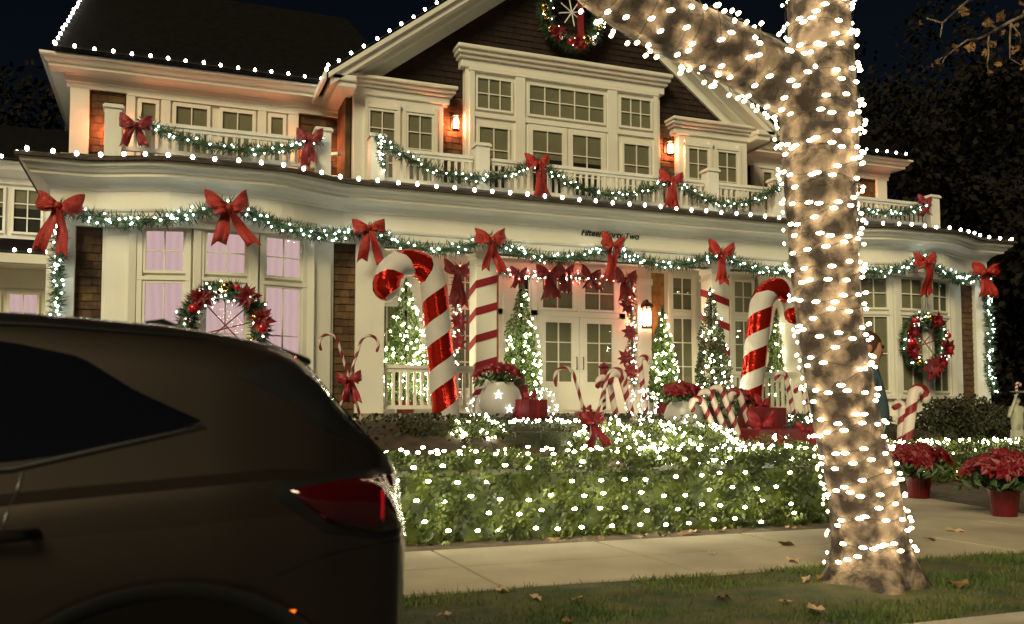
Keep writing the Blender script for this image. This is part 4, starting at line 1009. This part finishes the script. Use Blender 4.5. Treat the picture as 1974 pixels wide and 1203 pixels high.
trunk_pts = [(4.44, TY, -.12), (4.42, TY, .35), (4.36, TY, .75), (4.22, TY, 1.25), (4.11, TY, 1.95), (4.07, TY, 2.65), (4.06, TY, 3.2), (4.10, TY + .02, 3.6), (4.15, TY + .1, 4.3), (4.28, TY + .25, 5.4), (4.2, TY + .3, 7.0), (4.5, TY + .4, 9.0)]
trunk_r = [.27, .248, .228, .212, .212, .225, .26, .215, .20, .18, .13, .06]
limb_pts = [(4.12, TY, 2.95), (3.98, TY, 3.30), (3.62, TY, 3.50), (3.2, TY, 3.62), (2.75, TY - .02, 3.74), (2.35, TY - .03, 3.92), (1.9, TY - .05, 4.25), (1.2, TY, 5.0), (.4, TY + .2, 6.2)]
limb_r = [.20, .215, .20, .19, .18, .17, .155, .12, .05]
tm, tf = tree_tube(trunk_pts, trunk_r, roots=True); tm.build('trunk', 'bark', tree, True)
lm_, lf = tree_tube(limb_pts, limb_r, sd=2.); lm_.build('limb', 'bark', tree, True)
bm_, bf = tree_tube([(4.24, TY + .2, 5.0), (4.9, TY - .1, 5.9), (5.9, TY - .2, 6.3), (7.0, TY, 6.9)], [.11, .08, .06, .02], 12); bm_.build('limb', 'bark', tree, True)
bm_, bf = tree_tube([(4.25, TY + .25, 6.2), (3.4, TY + .5, 7.2), (2.6, TY + .6, 8.6)], [.09, .06, .02], 10); bm_.build('limb', 'bark', tree, True)
def wrap(label, fr, s0, s1, pitch, sp, z0=.0, rad_add=.018, skip=None):
    t = thing('tree_lights', label, 'string lights', tuple(fr[0][0]), group='light strings wound round the tree')
    D = [0]
    for a, b in zip(fr, fr[1:]): D.append(D[-1] + (b[0] - a[0]).length)
    pts = []; bulbs = []; s = s0; th = 0; acc = 0; ds = .004
    i = 0
    while s < min(s1, D[-1] - .001):
        while D[i + 1] < s: i += 1
        u = (s - D[i]) / (D[i + 1] - D[i]); A, B = fr[i], fr[i + 1]
        p = A[0].lerp(B[0], u); a = A[1].lerp(B[1], u).normalized(); b = A[2].lerp(B[2], u).normalized(); r = A[3] + (B[3] - A[3]) * u + rad_add
        if p.z < .5: r += max(0, .34 - (p.z - .1)) ** 2 * 1.2
        q = p + (a * math.cos(th) + b * math.sin(th)) * r + A[4] * (.030 * math.sin(th * 1.37 + s * 9) + .022 * math.sin(th * 2.61 + 1)); pts.append(q); acc += r * ds / pitch * 6.2832
        if acc > sp: acc -= sp * rnd.choice((.6, .9, 1.0, 1.1, 1.4)); bulbs.append((q + (a * math.cos(th) + b * math.sin(th)) * .014, b * math.cos(th) - a * math.sin(th)))
        s += ds; th += ds / pitch * 6.2832
    MB().tube(pts[::2], .0025, 4, False).build('wire', 'wire', t)
    n = 0; rest = MB()
    vis = sorted(range(len(bulbs)), key=lambda k: bulbs[k][0].y)
    keep = set(vis[:295])
    for k, (q, d) in enumerate(bulbs):
        q = q + Vector((0, 0, rnd.uniform(-.02, .02)))
        if k in keep: inst(BULB['bulb_tree'], 'bulb', t, q, (0, 0, math.atan2(d.y, d.x)), (.026, .0135, .0110))
        else: rest.bulb(q, .013)
    if rest.v: rest.build('bulbs', 'bulb_tree', t, kind='stuff')
wrap('white lights wound tightly round the trunk of the street tree', tf, .42, 5.0, .106, .120)
wrap('white lights wound round the thick limb reaching over the gable', lf, .55, 3.2, .115, .135)
# drooping twig with withered leaves
tw = MB(); YT = TY - .48
def twig(pxs, r0, r1, extra=()):
    P = [Vector((at(a, b, YT)[0], YT + .02 * math.sin(a * .3), at(a, b, YT)[1])) for a, b in pxs]; P = [Vector(e) for e in extra] + P
    tw.tube(P, [r0 + (r1 - r0) * k / (len(P) - 1) for k in range(len(P))], 6)
twig([(1974, 30), (1952, 40), (1910, 64), (1882, 77), (1861, 79)], .016, .005, [(6.6, TY - .25, 6.55), (6.25, TY - .4, 4.9)])
twig([(1870, 0), (1837, 25), (1814, 46), (1789, 34)], .014, .004, [(6.0, TY - .2, 6.35), (5.5, TY - .4, 4.7)])
twig([(1814, 46), (1812, 72)], .005, .003); twig([(1903, 70), (1900, 85), (1906, 105), (1899, 125), (1901, 147)], .006, .003)
twig([(1861, 79), (1845, 92), (1825, 110), (1814, 122)], .005, .003); twig([(1946, 46), (1950, 70), (1942, 95), (1950, 112), (1968, 126)], .006, .003); twig([(1920, 58), (1902, 45), (1910, 38)], .005, .003)
twig([(1814, 112), (1800, 122)], .003, .002); twig([(1952, 40), (1962, 70), (1972, 90)], .005, .003)
tw.build('twig', 'bark', tree)
def withered(n=7, sd=0):
    r_ = random.Random(sd); m = MB()
    P = [(0, 0, 0)]; k = 11
    ring = [((.5 if i % 2 == 0 else .36) * r_.uniform(.65, 1.15) * math.cos(6.283 * i / k), (.4 if i % 2 == 0 else .28) * r_.uniform(.65, 1.15) * math.sin(6.283 * i / k), r_.uniform(-.12, .22)) for i in range(k)]
    m.add(P + ring, [(0, 1 + i, 1 + (i + 1) % k) for i in range(k)]); return m
WL = [withered(sd=s).mesh('dead_leaf', 'dead_leaf' if s % 2 else 'dead_leaf_b', False) for s in range(4)]
def leaf_at(px, py, s, Y=TY - .48):
    x, z = at(px, py, Y); return inst(WL[1 if rnd.random() < .8 else 3], 'dead_leaf', tree, (x, Y + rnd.uniform(-.08, .08), z), (rnd.uniform(0, 6), rnd.uniform(-.6, .6), rnd.uniform(0, 6)), (s, s, s))
for px, py, s in ((1848, 27, .09), (1845, 92, .08), (1788, 36, .05), (1800, 122, .05), (1815, 118, .04), (1880, 88, .10), (1897, 92, .09), (1908, 98, .07), (1903, 140, .05), (1910, 42, .09), (1900, 55, .08), (1920, 40, .07), (1945, 25, .10), (1962, 45, .11), (1955, 100, .08), (1968, 118, .09), (1940, 118, .06), (1970, 85, .10), (1960, 65, .08), (1965, 10, .09), (1935, 62, .05), (1972, 130, .07)): leaf_at(px, py, s)

# fallen leaves on the verge, pavement and soil
for i in range(46):
    if i < 30: x, y, z = rnd.uniform(1.1, 8.0), rnd.uniform(3.95, 5.5), .15
    elif i < 36: x, y, z = rnd.uniform(1.6, 8.0), rnd.uniform(5.7, 7.2), .135
    else: x, y, z = rnd.uniform(1.6, 6.0), rnd.uniform(7.38, 7.58), .125
    s = rnd.uniform(.08, .20)
    o = inst(WL[rnd.randrange(4)], 'fallen_leaf', None, (x, y, z), (rnd.uniform(-.25, .25), rnd.uniform(-.25, .25), rnd.uniform(0, 6)), (s, s * .8, s * .7))
    tag(o, *(('dry brown leaf lying on the grass verge', 'leaf', 'fallen leaves on the grass') if i < 30 else ('dry brown leaf lying on the concrete pavement', 'leaf', 'fallen leaves on the pavement') if i < 36 else ('dry brown leaf lying on the soil at the foot of the long hedge', 'leaf', 'fallen leaves under the hedge')))

# ------------------------------------------------------------------ dark trees at night
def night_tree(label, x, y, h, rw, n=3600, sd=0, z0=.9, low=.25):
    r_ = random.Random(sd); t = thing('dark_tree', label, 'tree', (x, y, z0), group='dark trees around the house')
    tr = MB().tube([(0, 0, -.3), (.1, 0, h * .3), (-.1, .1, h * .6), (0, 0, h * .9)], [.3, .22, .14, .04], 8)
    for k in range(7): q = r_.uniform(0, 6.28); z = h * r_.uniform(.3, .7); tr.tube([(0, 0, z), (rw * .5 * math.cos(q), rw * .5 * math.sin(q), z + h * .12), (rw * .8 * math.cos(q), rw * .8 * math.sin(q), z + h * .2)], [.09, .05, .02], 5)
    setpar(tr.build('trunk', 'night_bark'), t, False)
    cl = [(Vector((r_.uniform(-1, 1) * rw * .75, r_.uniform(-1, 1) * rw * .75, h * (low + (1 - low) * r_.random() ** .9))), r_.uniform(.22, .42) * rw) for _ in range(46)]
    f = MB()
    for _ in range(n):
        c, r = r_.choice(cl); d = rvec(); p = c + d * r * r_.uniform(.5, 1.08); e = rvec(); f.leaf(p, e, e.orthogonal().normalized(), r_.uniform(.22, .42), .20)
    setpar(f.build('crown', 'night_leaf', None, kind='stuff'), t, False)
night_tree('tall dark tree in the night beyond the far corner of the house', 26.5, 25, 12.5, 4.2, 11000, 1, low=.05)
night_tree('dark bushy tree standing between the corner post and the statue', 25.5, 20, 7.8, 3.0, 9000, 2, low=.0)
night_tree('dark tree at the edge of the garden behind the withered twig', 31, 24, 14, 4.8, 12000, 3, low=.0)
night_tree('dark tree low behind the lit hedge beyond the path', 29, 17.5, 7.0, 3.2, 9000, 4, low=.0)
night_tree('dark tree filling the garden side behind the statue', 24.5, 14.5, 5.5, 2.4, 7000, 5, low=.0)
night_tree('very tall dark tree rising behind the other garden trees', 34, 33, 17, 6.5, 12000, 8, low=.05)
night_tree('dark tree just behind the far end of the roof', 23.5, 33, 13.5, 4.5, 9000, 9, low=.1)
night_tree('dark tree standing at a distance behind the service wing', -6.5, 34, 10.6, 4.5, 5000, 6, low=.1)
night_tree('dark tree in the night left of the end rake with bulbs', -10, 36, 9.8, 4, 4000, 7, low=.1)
x, z = at(132, 186, 30); t = thing('blue_light', 'tiny glowing blue light in the dark beside the end of the roof', 'light', (x - .05, 30, z), 0)
setpar(MB().tube([(.16 * math.cos(q), 0, .11 * math.sin(q)) for q in [6.283 * i / 12 for i in range(13)]], .03, 6, False).build('glow_tube', 'bulb_blue'), t, False)
setpar(MB().tube([(.0, 0, -.11), (0, 0, -z + 1)], .02, 5).build('pole', 'black_iron'), t, False)

# ------------------------------------------------------------------ figures
def skin_mesh(J, E, root, sub=2):
    me = bpy.data.meshes.new('figure'); names = list(J); idx = {n: i for i, n in enumerate(names)}
    me.from_pydata([J[n][0] for n in names], [(idx[a], idx[b]) for a, b in E], [])
    o = bpy.data.objects.new('figure', me); C.objects.link(o)
    o.modifiers.new('skin', 'SKIN'); s = o.modifiers.new('sub', 'SUBSURF'); s.levels = s.render_levels = sub
    for n in names:
        r = J[n][1]; sv = me.skin_vertices[0].data[idx[n]]; sv.radius = (r, r) if not isinstance(r, tuple) else r; sv.use_root = n == root
    bpy.context.view_layer.update()
    out = bpy.data.meshes.new_from_object(o.evaluated_get(bpy.context.evaluated_depsgraph_get()))
    bpy.data.objects.remove(o); out.polygons.foreach_set('use_smooth', [True] * len(out.polygons)); return out
def hand(J, E, wrist, base, d, side, up, sc=1.):
    d = Vector(d).normalized(); s = Vector(side).normalized(); u = Vector(up).normalized(); w0 = Vector(base)
    J[wrist + 'palm'] = (tuple(w0 + d * .05 * sc), (.038 * sc, .022 * sc)); E.append((wrist, wrist + 'palm'))
    for k, (o, L) in enumerate(((-.030, .075), (-.010, .085), (.010, .08), (.030, .062))):
        a = w0 + d * .085 * sc + s * o * sc; b = a + d * L * .55 * sc - u * .008; c = b + d * L * .45 * sc - u * .022
        for n, p, r in (('a', a, .010), ('b', b, .009), ('c', c, .008)): J[f'{wrist}f{k}{n}'] = (tuple(p), r * sc)
        E += [(wrist + 'palm', f'{wrist}f{k}a'), (f'{wrist}f{k}a', f'{wrist}f{k}b'), (f'{wrist}f{k}b', f'{wrist}f{k}c')]
    a = w0 + d * .03 * sc - s * .04 * sc; b = a + d * .035 * sc - s * .025 * sc; c = b + d * .03 * sc - s * .005
    for n, p, r in (('a', a, .013), ('b', b, .011), ('c', c, .009)): J[f'{wrist}t{n}'] = (tuple(p), r * sc)
    E += [(wrist + 'palm', wrist + 'ta'), (wrist + 'ta', wrist + 'tb'), (wrist + 'tb', wrist + 'tc')]
def figure(H, arms):                                  # faces -y, feet at z = 0
    k = H / 1.78; J = {}; E = []
    def j(n, x, y, z, r): J[n] = ((x * k, y * k, z * k), r if not isinstance(r, (int, float)) else r * k)
    j('pelvis', 0, 0, .96, .155); j('belly', 0, -.01, 1.12, .15); j('chest', 0, 0, 1.32, .165); j('neck0', 0, .015, 1.50, .062); j('neck', 0, 0, 1.55, .058); j('head0', 0, -.02, 1.62, .085); j('head1', 0, -.005, 1.70, .095); j('head2', 0, 0, 1.745, .06)
    j('nose', 0, -.115, 1.655, .014)
    E += [('pelvis', 'belly'), ('belly', 'chest'), ('chest', 'neck0'), ('neck0', 'neck'), ('neck', 'head0'), ('head0', 'head1'), ('head1', 'head2'), ('head0', 'nose')]
    for s, n in ((-1, 'r'), (1, 'l')):
        j('hip' + n, s * .10, 0, .90, .105); j('knee' + n, s * .11, -.02, .50, .065); j('ank' + n, s * .11, .02, .09, .045); j('heel' + n, s * .11, .05, .05, .045); j('toe' + n, s * .125, -.14, .04, .035)
        E += [('pelvis', 'hip' + n), ('hip' + n, 'knee' + n), ('knee' + n, 'ank' + n), ('ank' + n, 'heel' + n), ('ank' + n, 'toe' + n)]
        sh, el, wr_ = arms[n]
        j('sh' + n, s * .19, .01, 1.44, .072); j('el' + n, *el, .05); j('wr' + n, *wr_, .034); E += [('chest', 'sh' + n), ('sh' + n, 'el' + n), ('el' + n, 'wr' + n)]
        e, w_ = Vector(el), Vector(wr_); d = (w_ - e).normalized(); side = d.cross(Vector((1, 0, 0))).normalized() * (1 if s > 0 else -1)
        hand(J, E, 'wr' + n, tuple(w_ * k), d, side, Vector((s, 0, 0)), k)
    return J, E
J, E = figure(1.78, {'r': (0, (-.25, .02, 1.16), (-.24, -.06, .92)), 'l': (0, (.25, .03, 1.16), (.23, -.04, .91))})
pm_ = skin_mesh(J, E, 'pelvis')
for n in ('jacket', 'trousers', 'skin', 'shoe'): pm_.materials.append(MATS[n])
for p in pm_.polygons:
    c = p.center
    p.material_index = 2 if c.z > 1.555 or (c.z < .965 and abs(c.x) > .19) else (0 if c.z > .86 else (1 if c.z > .11 else 3))
ppl = thing('person', 'person in a blue jacket half hidden behind the lit trunk', 'person', (5.40, 5.92, .12), R(48))
o = inst(pm_, 'body', ppl, (0, 0, 0), keep=False)
hm = MB(); hm.ball((0, .022, 1.695), (.108, .112, .115), 16, 10); hm.v = [v if v[2] > 1.60 else (v[0] * .9, max(v[1], .03), v[2]) for v in hm.v]
setpar(hm.build('hair', 'hair', None, True), ppl, False)
for s in (-1, 1):
    setpar(MB().ball((s * .035, -.098, 1.675), .013, 8, 6).build('eye', 'dark_room', None, True), ppl, False)
    setpar(MB().ball((s * .100, .005, 1.655), (.014, .026, .036), 8, 6).build('ear', 'skin', None, True), ppl, False)
setpar(MB().ball((0, -.098, 1.605), (.028, .010, .008), 8, 5).build('mouth', 'cane_red', None, True), ppl, False)
# statue lifting a tray with a little candy cane
J, E = figure(1.15, {'r': (0, (-.43, -.10, 1.17), (-.26, -.20, 1.74)), 'l': (0, (.43, -.10, 1.17), (.26, -.20, 1.74))})
sx_, sz_ = at(1939, 805, 12.6)
st = thing('statue', 'pale stone statue with raised arms at the edge of the garden', 'statue', (sx_ + .28, 12.6, .30), 0)
sm_ = skin_mesh(J, E, 'pelvis'); sm_.materials.append(MATS['stone_pale']); inst(sm_, 'body', st, (0, 0, .12), keep=False)
setpar(MB().lathe([(.24, -.6), (.24, .08), (.20, .12)], 18).build('pedestal', 'stone_pale'), st, False)
setpar(MB().grid(lambda u, v: (math.cos(6.283 * u) * (.125 + .06 * (1 - v) ** 1.5 + .010 * math.sin(u * 60)), math.sin(6.283 * u) * (.11 + .05 * (1 - v) ** 1.5), .14 + v * .50), 40, 8).build('robe', 'stone_pale', None, True), st, False)
setpar(MB().lathe([(.05, 1.335), (.2, 1.345), (.22, 1.365), (.2, 1.365)], 18, (0, -.13, 0)).build('tray', 'stone_pale'), st, False)
cane('small pink candy cane standing on the tray of the pale statue', sx_ + .14, 12.47, 1.665, .10, .05, .025, 1, 0, False, pit=.07, group='small candy canes in the garden')

# ------------------------------------------------------------------ the parked car (its tail shows)
car = thing('parked_car', 'dark brown hatchback parked at the kerb, its tail in front of the hedge', 'car', (-1.4, 2.92, 0))
YN, YF = 2.05, 3.69; YC = (YN + YF) / 2; HWD = (YF - YN) / 2
def interp(tab, x):
    if x <= tab[0][0]: return tab[0][1]
    for (a, p), (b, q) in zip(tab, tab[1:]):
        if x <= b: u = (x - a) / (b - a); return p + (q - p) * u
    return tab[-1][1]
def sm_interp(tab, x, d=.04): return (interp(tab, x - d) + interp(tab, x) * 2 + interp(tab, x + d)) / 4
XR = .535
TOP = [(-3.65, .62), (-3.6, .74), (-3.4, .86), (-2.45, 1.0), (-2.3, 1.03), (-1.55, 1.42), (-1.2, 1.475), (-.6, 1.49), (-.3, 1.483), (-.04, 1.466), (.09, 1.448), (.22, 1.424), (.285, 1.385), (.372, 1.262), (.448, 1.187), (.495, 1.147), (.525, 1.09), (.535, 1.0)]
BELT = [(-3.65, .60), (-3.4, .80), (-2.3, .98), (-1.0, 1.02), (-.3, 1.09), (.2, 1.125), (.45, 1.105), (.535, .98)]
BOT = [(-3.65, .30), (-3.3, .24), (0, .24), (.3, .30), (.50, .36), (.535, .45)]
PL = [(-3.65, .62), (-3.55, .78), (-3.3, .93), (-2.8, .985), (-2.0, 1.0), (-.5, 1.0), (.1, .985), (.32, .955), (.44, .905), (.50, .85), (.525, .79), (.535, .70)]
xsn = sorted(set([-3.65, -3.62, -3.55, -3.45, -3.3] + [-3.2 + .1 * i for i in range(30)] + [-.25 + .05 * i for i in range(14)] + [.42, .44, .46, .475, .49, .505, .515, .525, .531, .535]))
def ring(x):
    zt, zb, z0 = sm_interp(TOP, x, .02), sm_interp(BELT, x, .03), interp(BOT, x); hw = HWD * interp(PL, x)
    zb = min(zb, zt - .015); pts = [(.90, z0), (.965, z0 + .10), (.958, z0 + (zb - z0) * .48), (.985, z0 + (zb - z0) * .74), (1.005, zb - .060), (.990, zb - .022), (.935, zb)]
    gh = zt - zb
    for a, b in ((.918, .18), (.90, .42), (.878, .66), (.85, .84), (.80, .94), (.68, .985), (.45, 1.0), (.2, 1.005), (0, 1.008)):
        k = min(1, gh / .32); w_ = .935 + (a - .935) * (k if a > .8 else 1); pts.append((w_, zb + gh * b))
    half = [(w_ * hw, z) for w_, z in pts]
    return [(x, YC - y, z) for y, z in half] + [(x, YC + y, z) for y, z in half[-2::-1]]
rings = [ring(x) for x in xsn]; n = len(rings[0]); m = MB(); m.add([p for r in rings for p in r], [(i * n + k, (i + 1) * n + k, (i + 1) * n + (k + 1) % n, i * n + (k + 1) % n) for i in range(len(rings) - 1) for k in range(n)] + [tuple(range(n)), tuple(range(len(rings) * n - 1, (len(rings) - 1) * n - 1, -1))])
body = m.build('body', 'car_paint', None, True)
WX = (-.028, -2.72); AZ, AR = .435, .432
cut = MB()
for wx in WX:
    for ya, yb in ((YN - .3, YN + .30), (YF - .30, YF + .3)):
        N = 40; cut.add([(wx + AR * math.cos(6.2832 * k / N), y, AZ + AR * math.sin(6.2832 * k / N)) for y in (ya, yb) for k in range(N)], [tuple(range(N)), tuple(range(2 * N - 1, N - 1, -1))] + [(k + N, (k + 1) % N + N, (k + 1) % N, k) for k in range(N)])
co = cut.build('arch_cut', 'car_black')
for o in (body, co):
    bm2 = bmesh.new(); bm2.from_mesh(o.data); bmesh.ops.recalc_face_normals(bm2, faces=bm2.faces); bm2.to_mesh(o.data); bm2.free()
bo = body.modifiers.new('cut', 'BOOLEAN'); bo.object = co; bo.operation = 'DIFFERENCE'; bo.solver = 'EXACT'
bpy.context.view_layer.update()
nm = bpy.data.meshes.new_from_object(body.evaluated_get(bpy.context.evaluated_depsgraph_get())); body.modifiers.clear(); body.data = nm; bpy.data.objects.remove(co)
nm.polygons.foreach_set('use_smooth', [True] * len(nm.polygons)); setpar(body, car)
em = body.modifiers.new('edge', 'EDGE_SPLIT'); em.split_angle = R(38)
def side_y(x, z):                                     # near flank of the body at (x, z)
    r = [p for p in ring(x)[:16]]
    for a, b in zip(r, r[1:]):
        if a[2] <= z <= b[2]: u = (z - a[2]) / max(1e-6, b[2] - a[2]); return a[1] + (b[1] - a[1]) * u
    return r[-1][1] if z > r[-1][2] else r[0][1]
def panel(name, poly, mt, offs=.006, nu=14, nv=8, parent=None, far=True, bulge=0.):
    # poly: upper and lower edge as (x, z) lists from front to rear, laid on the flank
    up, lo = poly
    def pick(l, u):
        t = u * (len(l) - 1); i = min(int(t), len(l) - 2); f = t - i; return (l[i][0] + (l[i + 1][0] - l[i][0]) * f, l[i][1] + (l[i + 1][1] - l[i][1]) * f)
    out = []
    for s in ((0, 1) if far else (0,)):
        m = MB()
        def fn(u, v, s=s):
            a, b = pick(up, u), pick(lo, u); x = a[0] + (b[0] - a[0]) * v; z = a[1] + (b[1] - a[1]) * v
            e = math.sin(math.pi * min(1, max(0, u))) ** .3 * math.sin(math.pi * v) ** .3 if 0 < u < 1 and 0 < v < 1 else 0
            y = side_y(x, z) - offs * (.2 + .8 * e) - bulge * e
            return (x, y if not s else YF + YN - y, z)
        m.grid(fn, nu, nv)
        pr = parent[s] if isinstance(parent, list) else (parent or car)
        out.append(m.build(name, mt, pr, True))
    return out
panel('rear_side_window', ([(-1.30, 1.41), (-.6, 1.425), (-.34, 1.40), (-.21, 1.372), (-.10, 1.30), (.035, 1.235)], [(-1.42, 1.09), (-.9, 1.11), (-.33, 1.15), (-.14, 1.178), (-.02, 1.205), (.035, 1.232)]), 'car_glass', .004, 24, 10)
panel('window_moulding', ([(-1.45, 1.085), (-.33, 1.142), (.04, 1.226)], [(-1.45, 1.073), (-.33, 1.128), (.05, 1.216)]), 'car_black', .006, 20, 2)
panel('pillar_trim', ([(.12, 1.36), (.225, 1.372), (.33, 1.29), (.425, 1.185)], [(.11, 1.335), (.22, 1.285), (.33, 1.205), (.420, 1.172)]), 'car_black', .005, 14, 5)
lamp = panel('tail_lamp', ([(.225, 1.082), (.34, 1.098), (.44, 1.103), (.505, 1.098)], [(.235, 1.066), (.315, 1.0), (.44, .970), (.505, .975)]), 'lamp_red', .010, 18, 10, bulge=.012)
panel('lamp_surround', ([(.19, 1.096), (.34, 1.114), (.44, 1.118), (.508, 1.112)], [(.20, 1.056), (.30, .982), (.44, .953), (.508, .958)]), 'car_black', .003, 18, 8)
panel('lamp_strip', ([(.432, 1.094), (.455, 1.095)], [(.428, .984), (.455, .980)]), 'lamp_red_lit', .012, 3, 8, lamp, bulge=.012)
panel('side_marker', ([(.215, .811), (.245, .811)], [(.212, .800), (.240, .800)]), 'marker_amber', .008, 4, 2)
panel('door_seam', ([(-.312, 1.13), (-.306, 1.13)], [(-.43, .62), (-.424, .62)]), 'car_black', .0015, 2, 24)
panel('bumper_seam', ([(.20, .893), (.32, .936), (.44, .944), (.51, .946)], [(.20, .888), (.32, .931), (.44, .939), (.51, .941)]), 'car_black', .002, 16, 1)
panel('roof_rail', ([(-1.3, 1.452), (-.3, 1.452), (.05, 1.428)], [(-1.3, 1.437), (-.3, 1.437), (.05, 1.420)]), 'car_black', .012, 24, 3)
panel('hatch_seam', ([(.300, 1.335), (.304, 1.335)], [(.470, 1.112), (.474, 1.112)]), 'car_black', .002, 1, 16)
panel('chrome_strip', ([(-1.45, 1.0855), (-.33, 1.1428), (.04, 1.2268)], [(-1.45, 1.082), (-.33, 1.139), (.04, 1.2238)]), 'chrome', .008, 20, 1)
hd = MB().tube([(-.50, YN + .01, 1.005), (-.48, YN - .035, 1.008), (-.30, YN - .038, 1.012), (-.275, YN + .01, 1.01)], .013, 8).build('door_handle', 'car_paint', car, True)
# arch lining, tyres and rims
for wx in WX:
    for s in (0, 1):
        y0 = YN + .03 if not s else YF - .03; d = 1 if not s else -1
        m = MB(); N = 28
        P = []
        for k in range(N + 1):
            a = math.pi * (-.08 + 1.16 * k / N)
            P.append((a, AR))
        vs = []
        for a, r in P:
            for rr_, yy in ((r + .03, y0 - d * .034), (r - .004, y0 - d * .038), (r - .010, y0 + d * .24)): vs.append((wx + rr_ * math.cos(a), yy, AZ + rr_ * math.sin(a)))
        m.add(vs, [(k * 3 + j, (k + 1) * 3 + j, (k + 1) * 3 + j + 1, k * 3 + j + 1) for k in range(N) for j in range(2)])
        m.build('wheel_arch', 'car_black', car, True)
        wl = MB(); prof = [(.20, .02), (.22, 0), (.30, -.005), (.335, .02), (.34, .06), (.34, .16), (.335, .2), (.22, .21)]
        N = 32; vs = [(wx + r * math.cos(6.2832 * k / N), y0 + d * (.0 + yy), .34 + r * math.sin(6.2832 * k / N)) for r, yy in prof for k in range(N)]
        wl.add(vs, [(i * N + k, i * N + (k + 1) % N, (i + 1) * N + (k + 1) % N, (i + 1) * N + k) for i in range(len(prof) - 1) for k in range(N)])
        w_ = wl.build('wheel', 'tyre', car, True)
        rm = MB()
        for k in range(10):
            a = 6.2832 * k / 10; c, s_ = math.cos(a), math.sin(a); px_, pz_ = -s_ * .018, c * .018
            rm.add([(wx + .04 * c + px_, y0 + d * .03, .34 + .04 * s_ + pz_), (wx + .04 * c - px_, y0 + d * .03, .34 + .04 * s_ - pz_), (wx + .205 * c - px_, y0 + d * .02, .34 + .205 * s_ - pz_), (wx + .205 * c + px_, y0 + d * .02, .34 + .205 * s_ + pz_),
                    (wx + .04 * c + px_, y0 + d * .06, .34 + .04 * s_ + pz_), (wx + .04 * c - px_, y0 + d * .06, .34 + .04 * s_ - pz_), (wx + .205 * c - px_, y0 + d * .05, .34 + .205 * s_ - pz_), (wx + .205 * c + px_, y0 + d * .05, .34 + .205 * s_ + pz_)],
                   [(0, 1, 2, 3), (7, 6, 5, 4), (0, 4, 5, 1), (1, 5, 6, 2), (2, 6, 7, 3), (3, 7, 4, 0)])
        vs = [(wx + r * math.cos(6.2832 * k / 24), y0 + d * yy, .34 + r * math.sin(6.2832 * k / 24)) for r, yy in ((.0, .02), (.05, .02), (.05, .07)) for k in range(24)]
        rm.add(vs, [(i * 24 + k, i * 24 + (k + 1) % 24, (i + 1) * 24 + (k + 1) % 24, (i + 1) * 24 + k) for i in range(2) for k in range(24)])
        rm.build('rim', 'silver', w_)
# rear hatch pieces
MB().grid(lambda u, v: (interp([(0, .30), (1, .492)], v), YN + .36 + (YF - YN - .72) * u, interp([(0, 1.375), (.5, 1.258), (1, 1.152)], v) + .012), 8, 8).build('rear_window', 'car_glass', car, True)
bevel(MB().add([(.17, YN + .30, 1.440), (.17, YF - .30, 1.440), (.315, YF - .34, 1.392), (.315, YN + .34, 1.392), (.17, YN + .30, 1.425), (.17, YF - .30, 1.425), (.315, YF - .34, 1.375), (.315, YN + .34, 1.375)],
     [(0, 1, 2, 3), (7, 6, 5, 4), (0, 3, 7, 4), (1, 5, 6, 2), (3, 2, 6, 7), (0, 4, 5, 1)]).build('spoiler', 'car_paint', car), .008)
MB().tube([(.02, YC - .02, 1.462), (-.06, YC - .02, 1.50), (-.10, YC - .02, 1.508)], [.035, .03, .012], 8).build('roof_antenna', 'car_black', car, True)
# windscreen and front lamps, out of the picture
MB().grid(lambda u, v: (-2.28 + .72 * v, YN + .22 + (YF - YN - .44) * u, 1.045 + .375 * v + .01), 8, 6).build('windscreen', 'car_glass', car, True)
for y in (YN + .16, YF - .16): MB().ball((-3.40, y, .70), (.12, .13, .06), 12, 8).build('headlight', 'silver', car, True)

car.location.x += .035
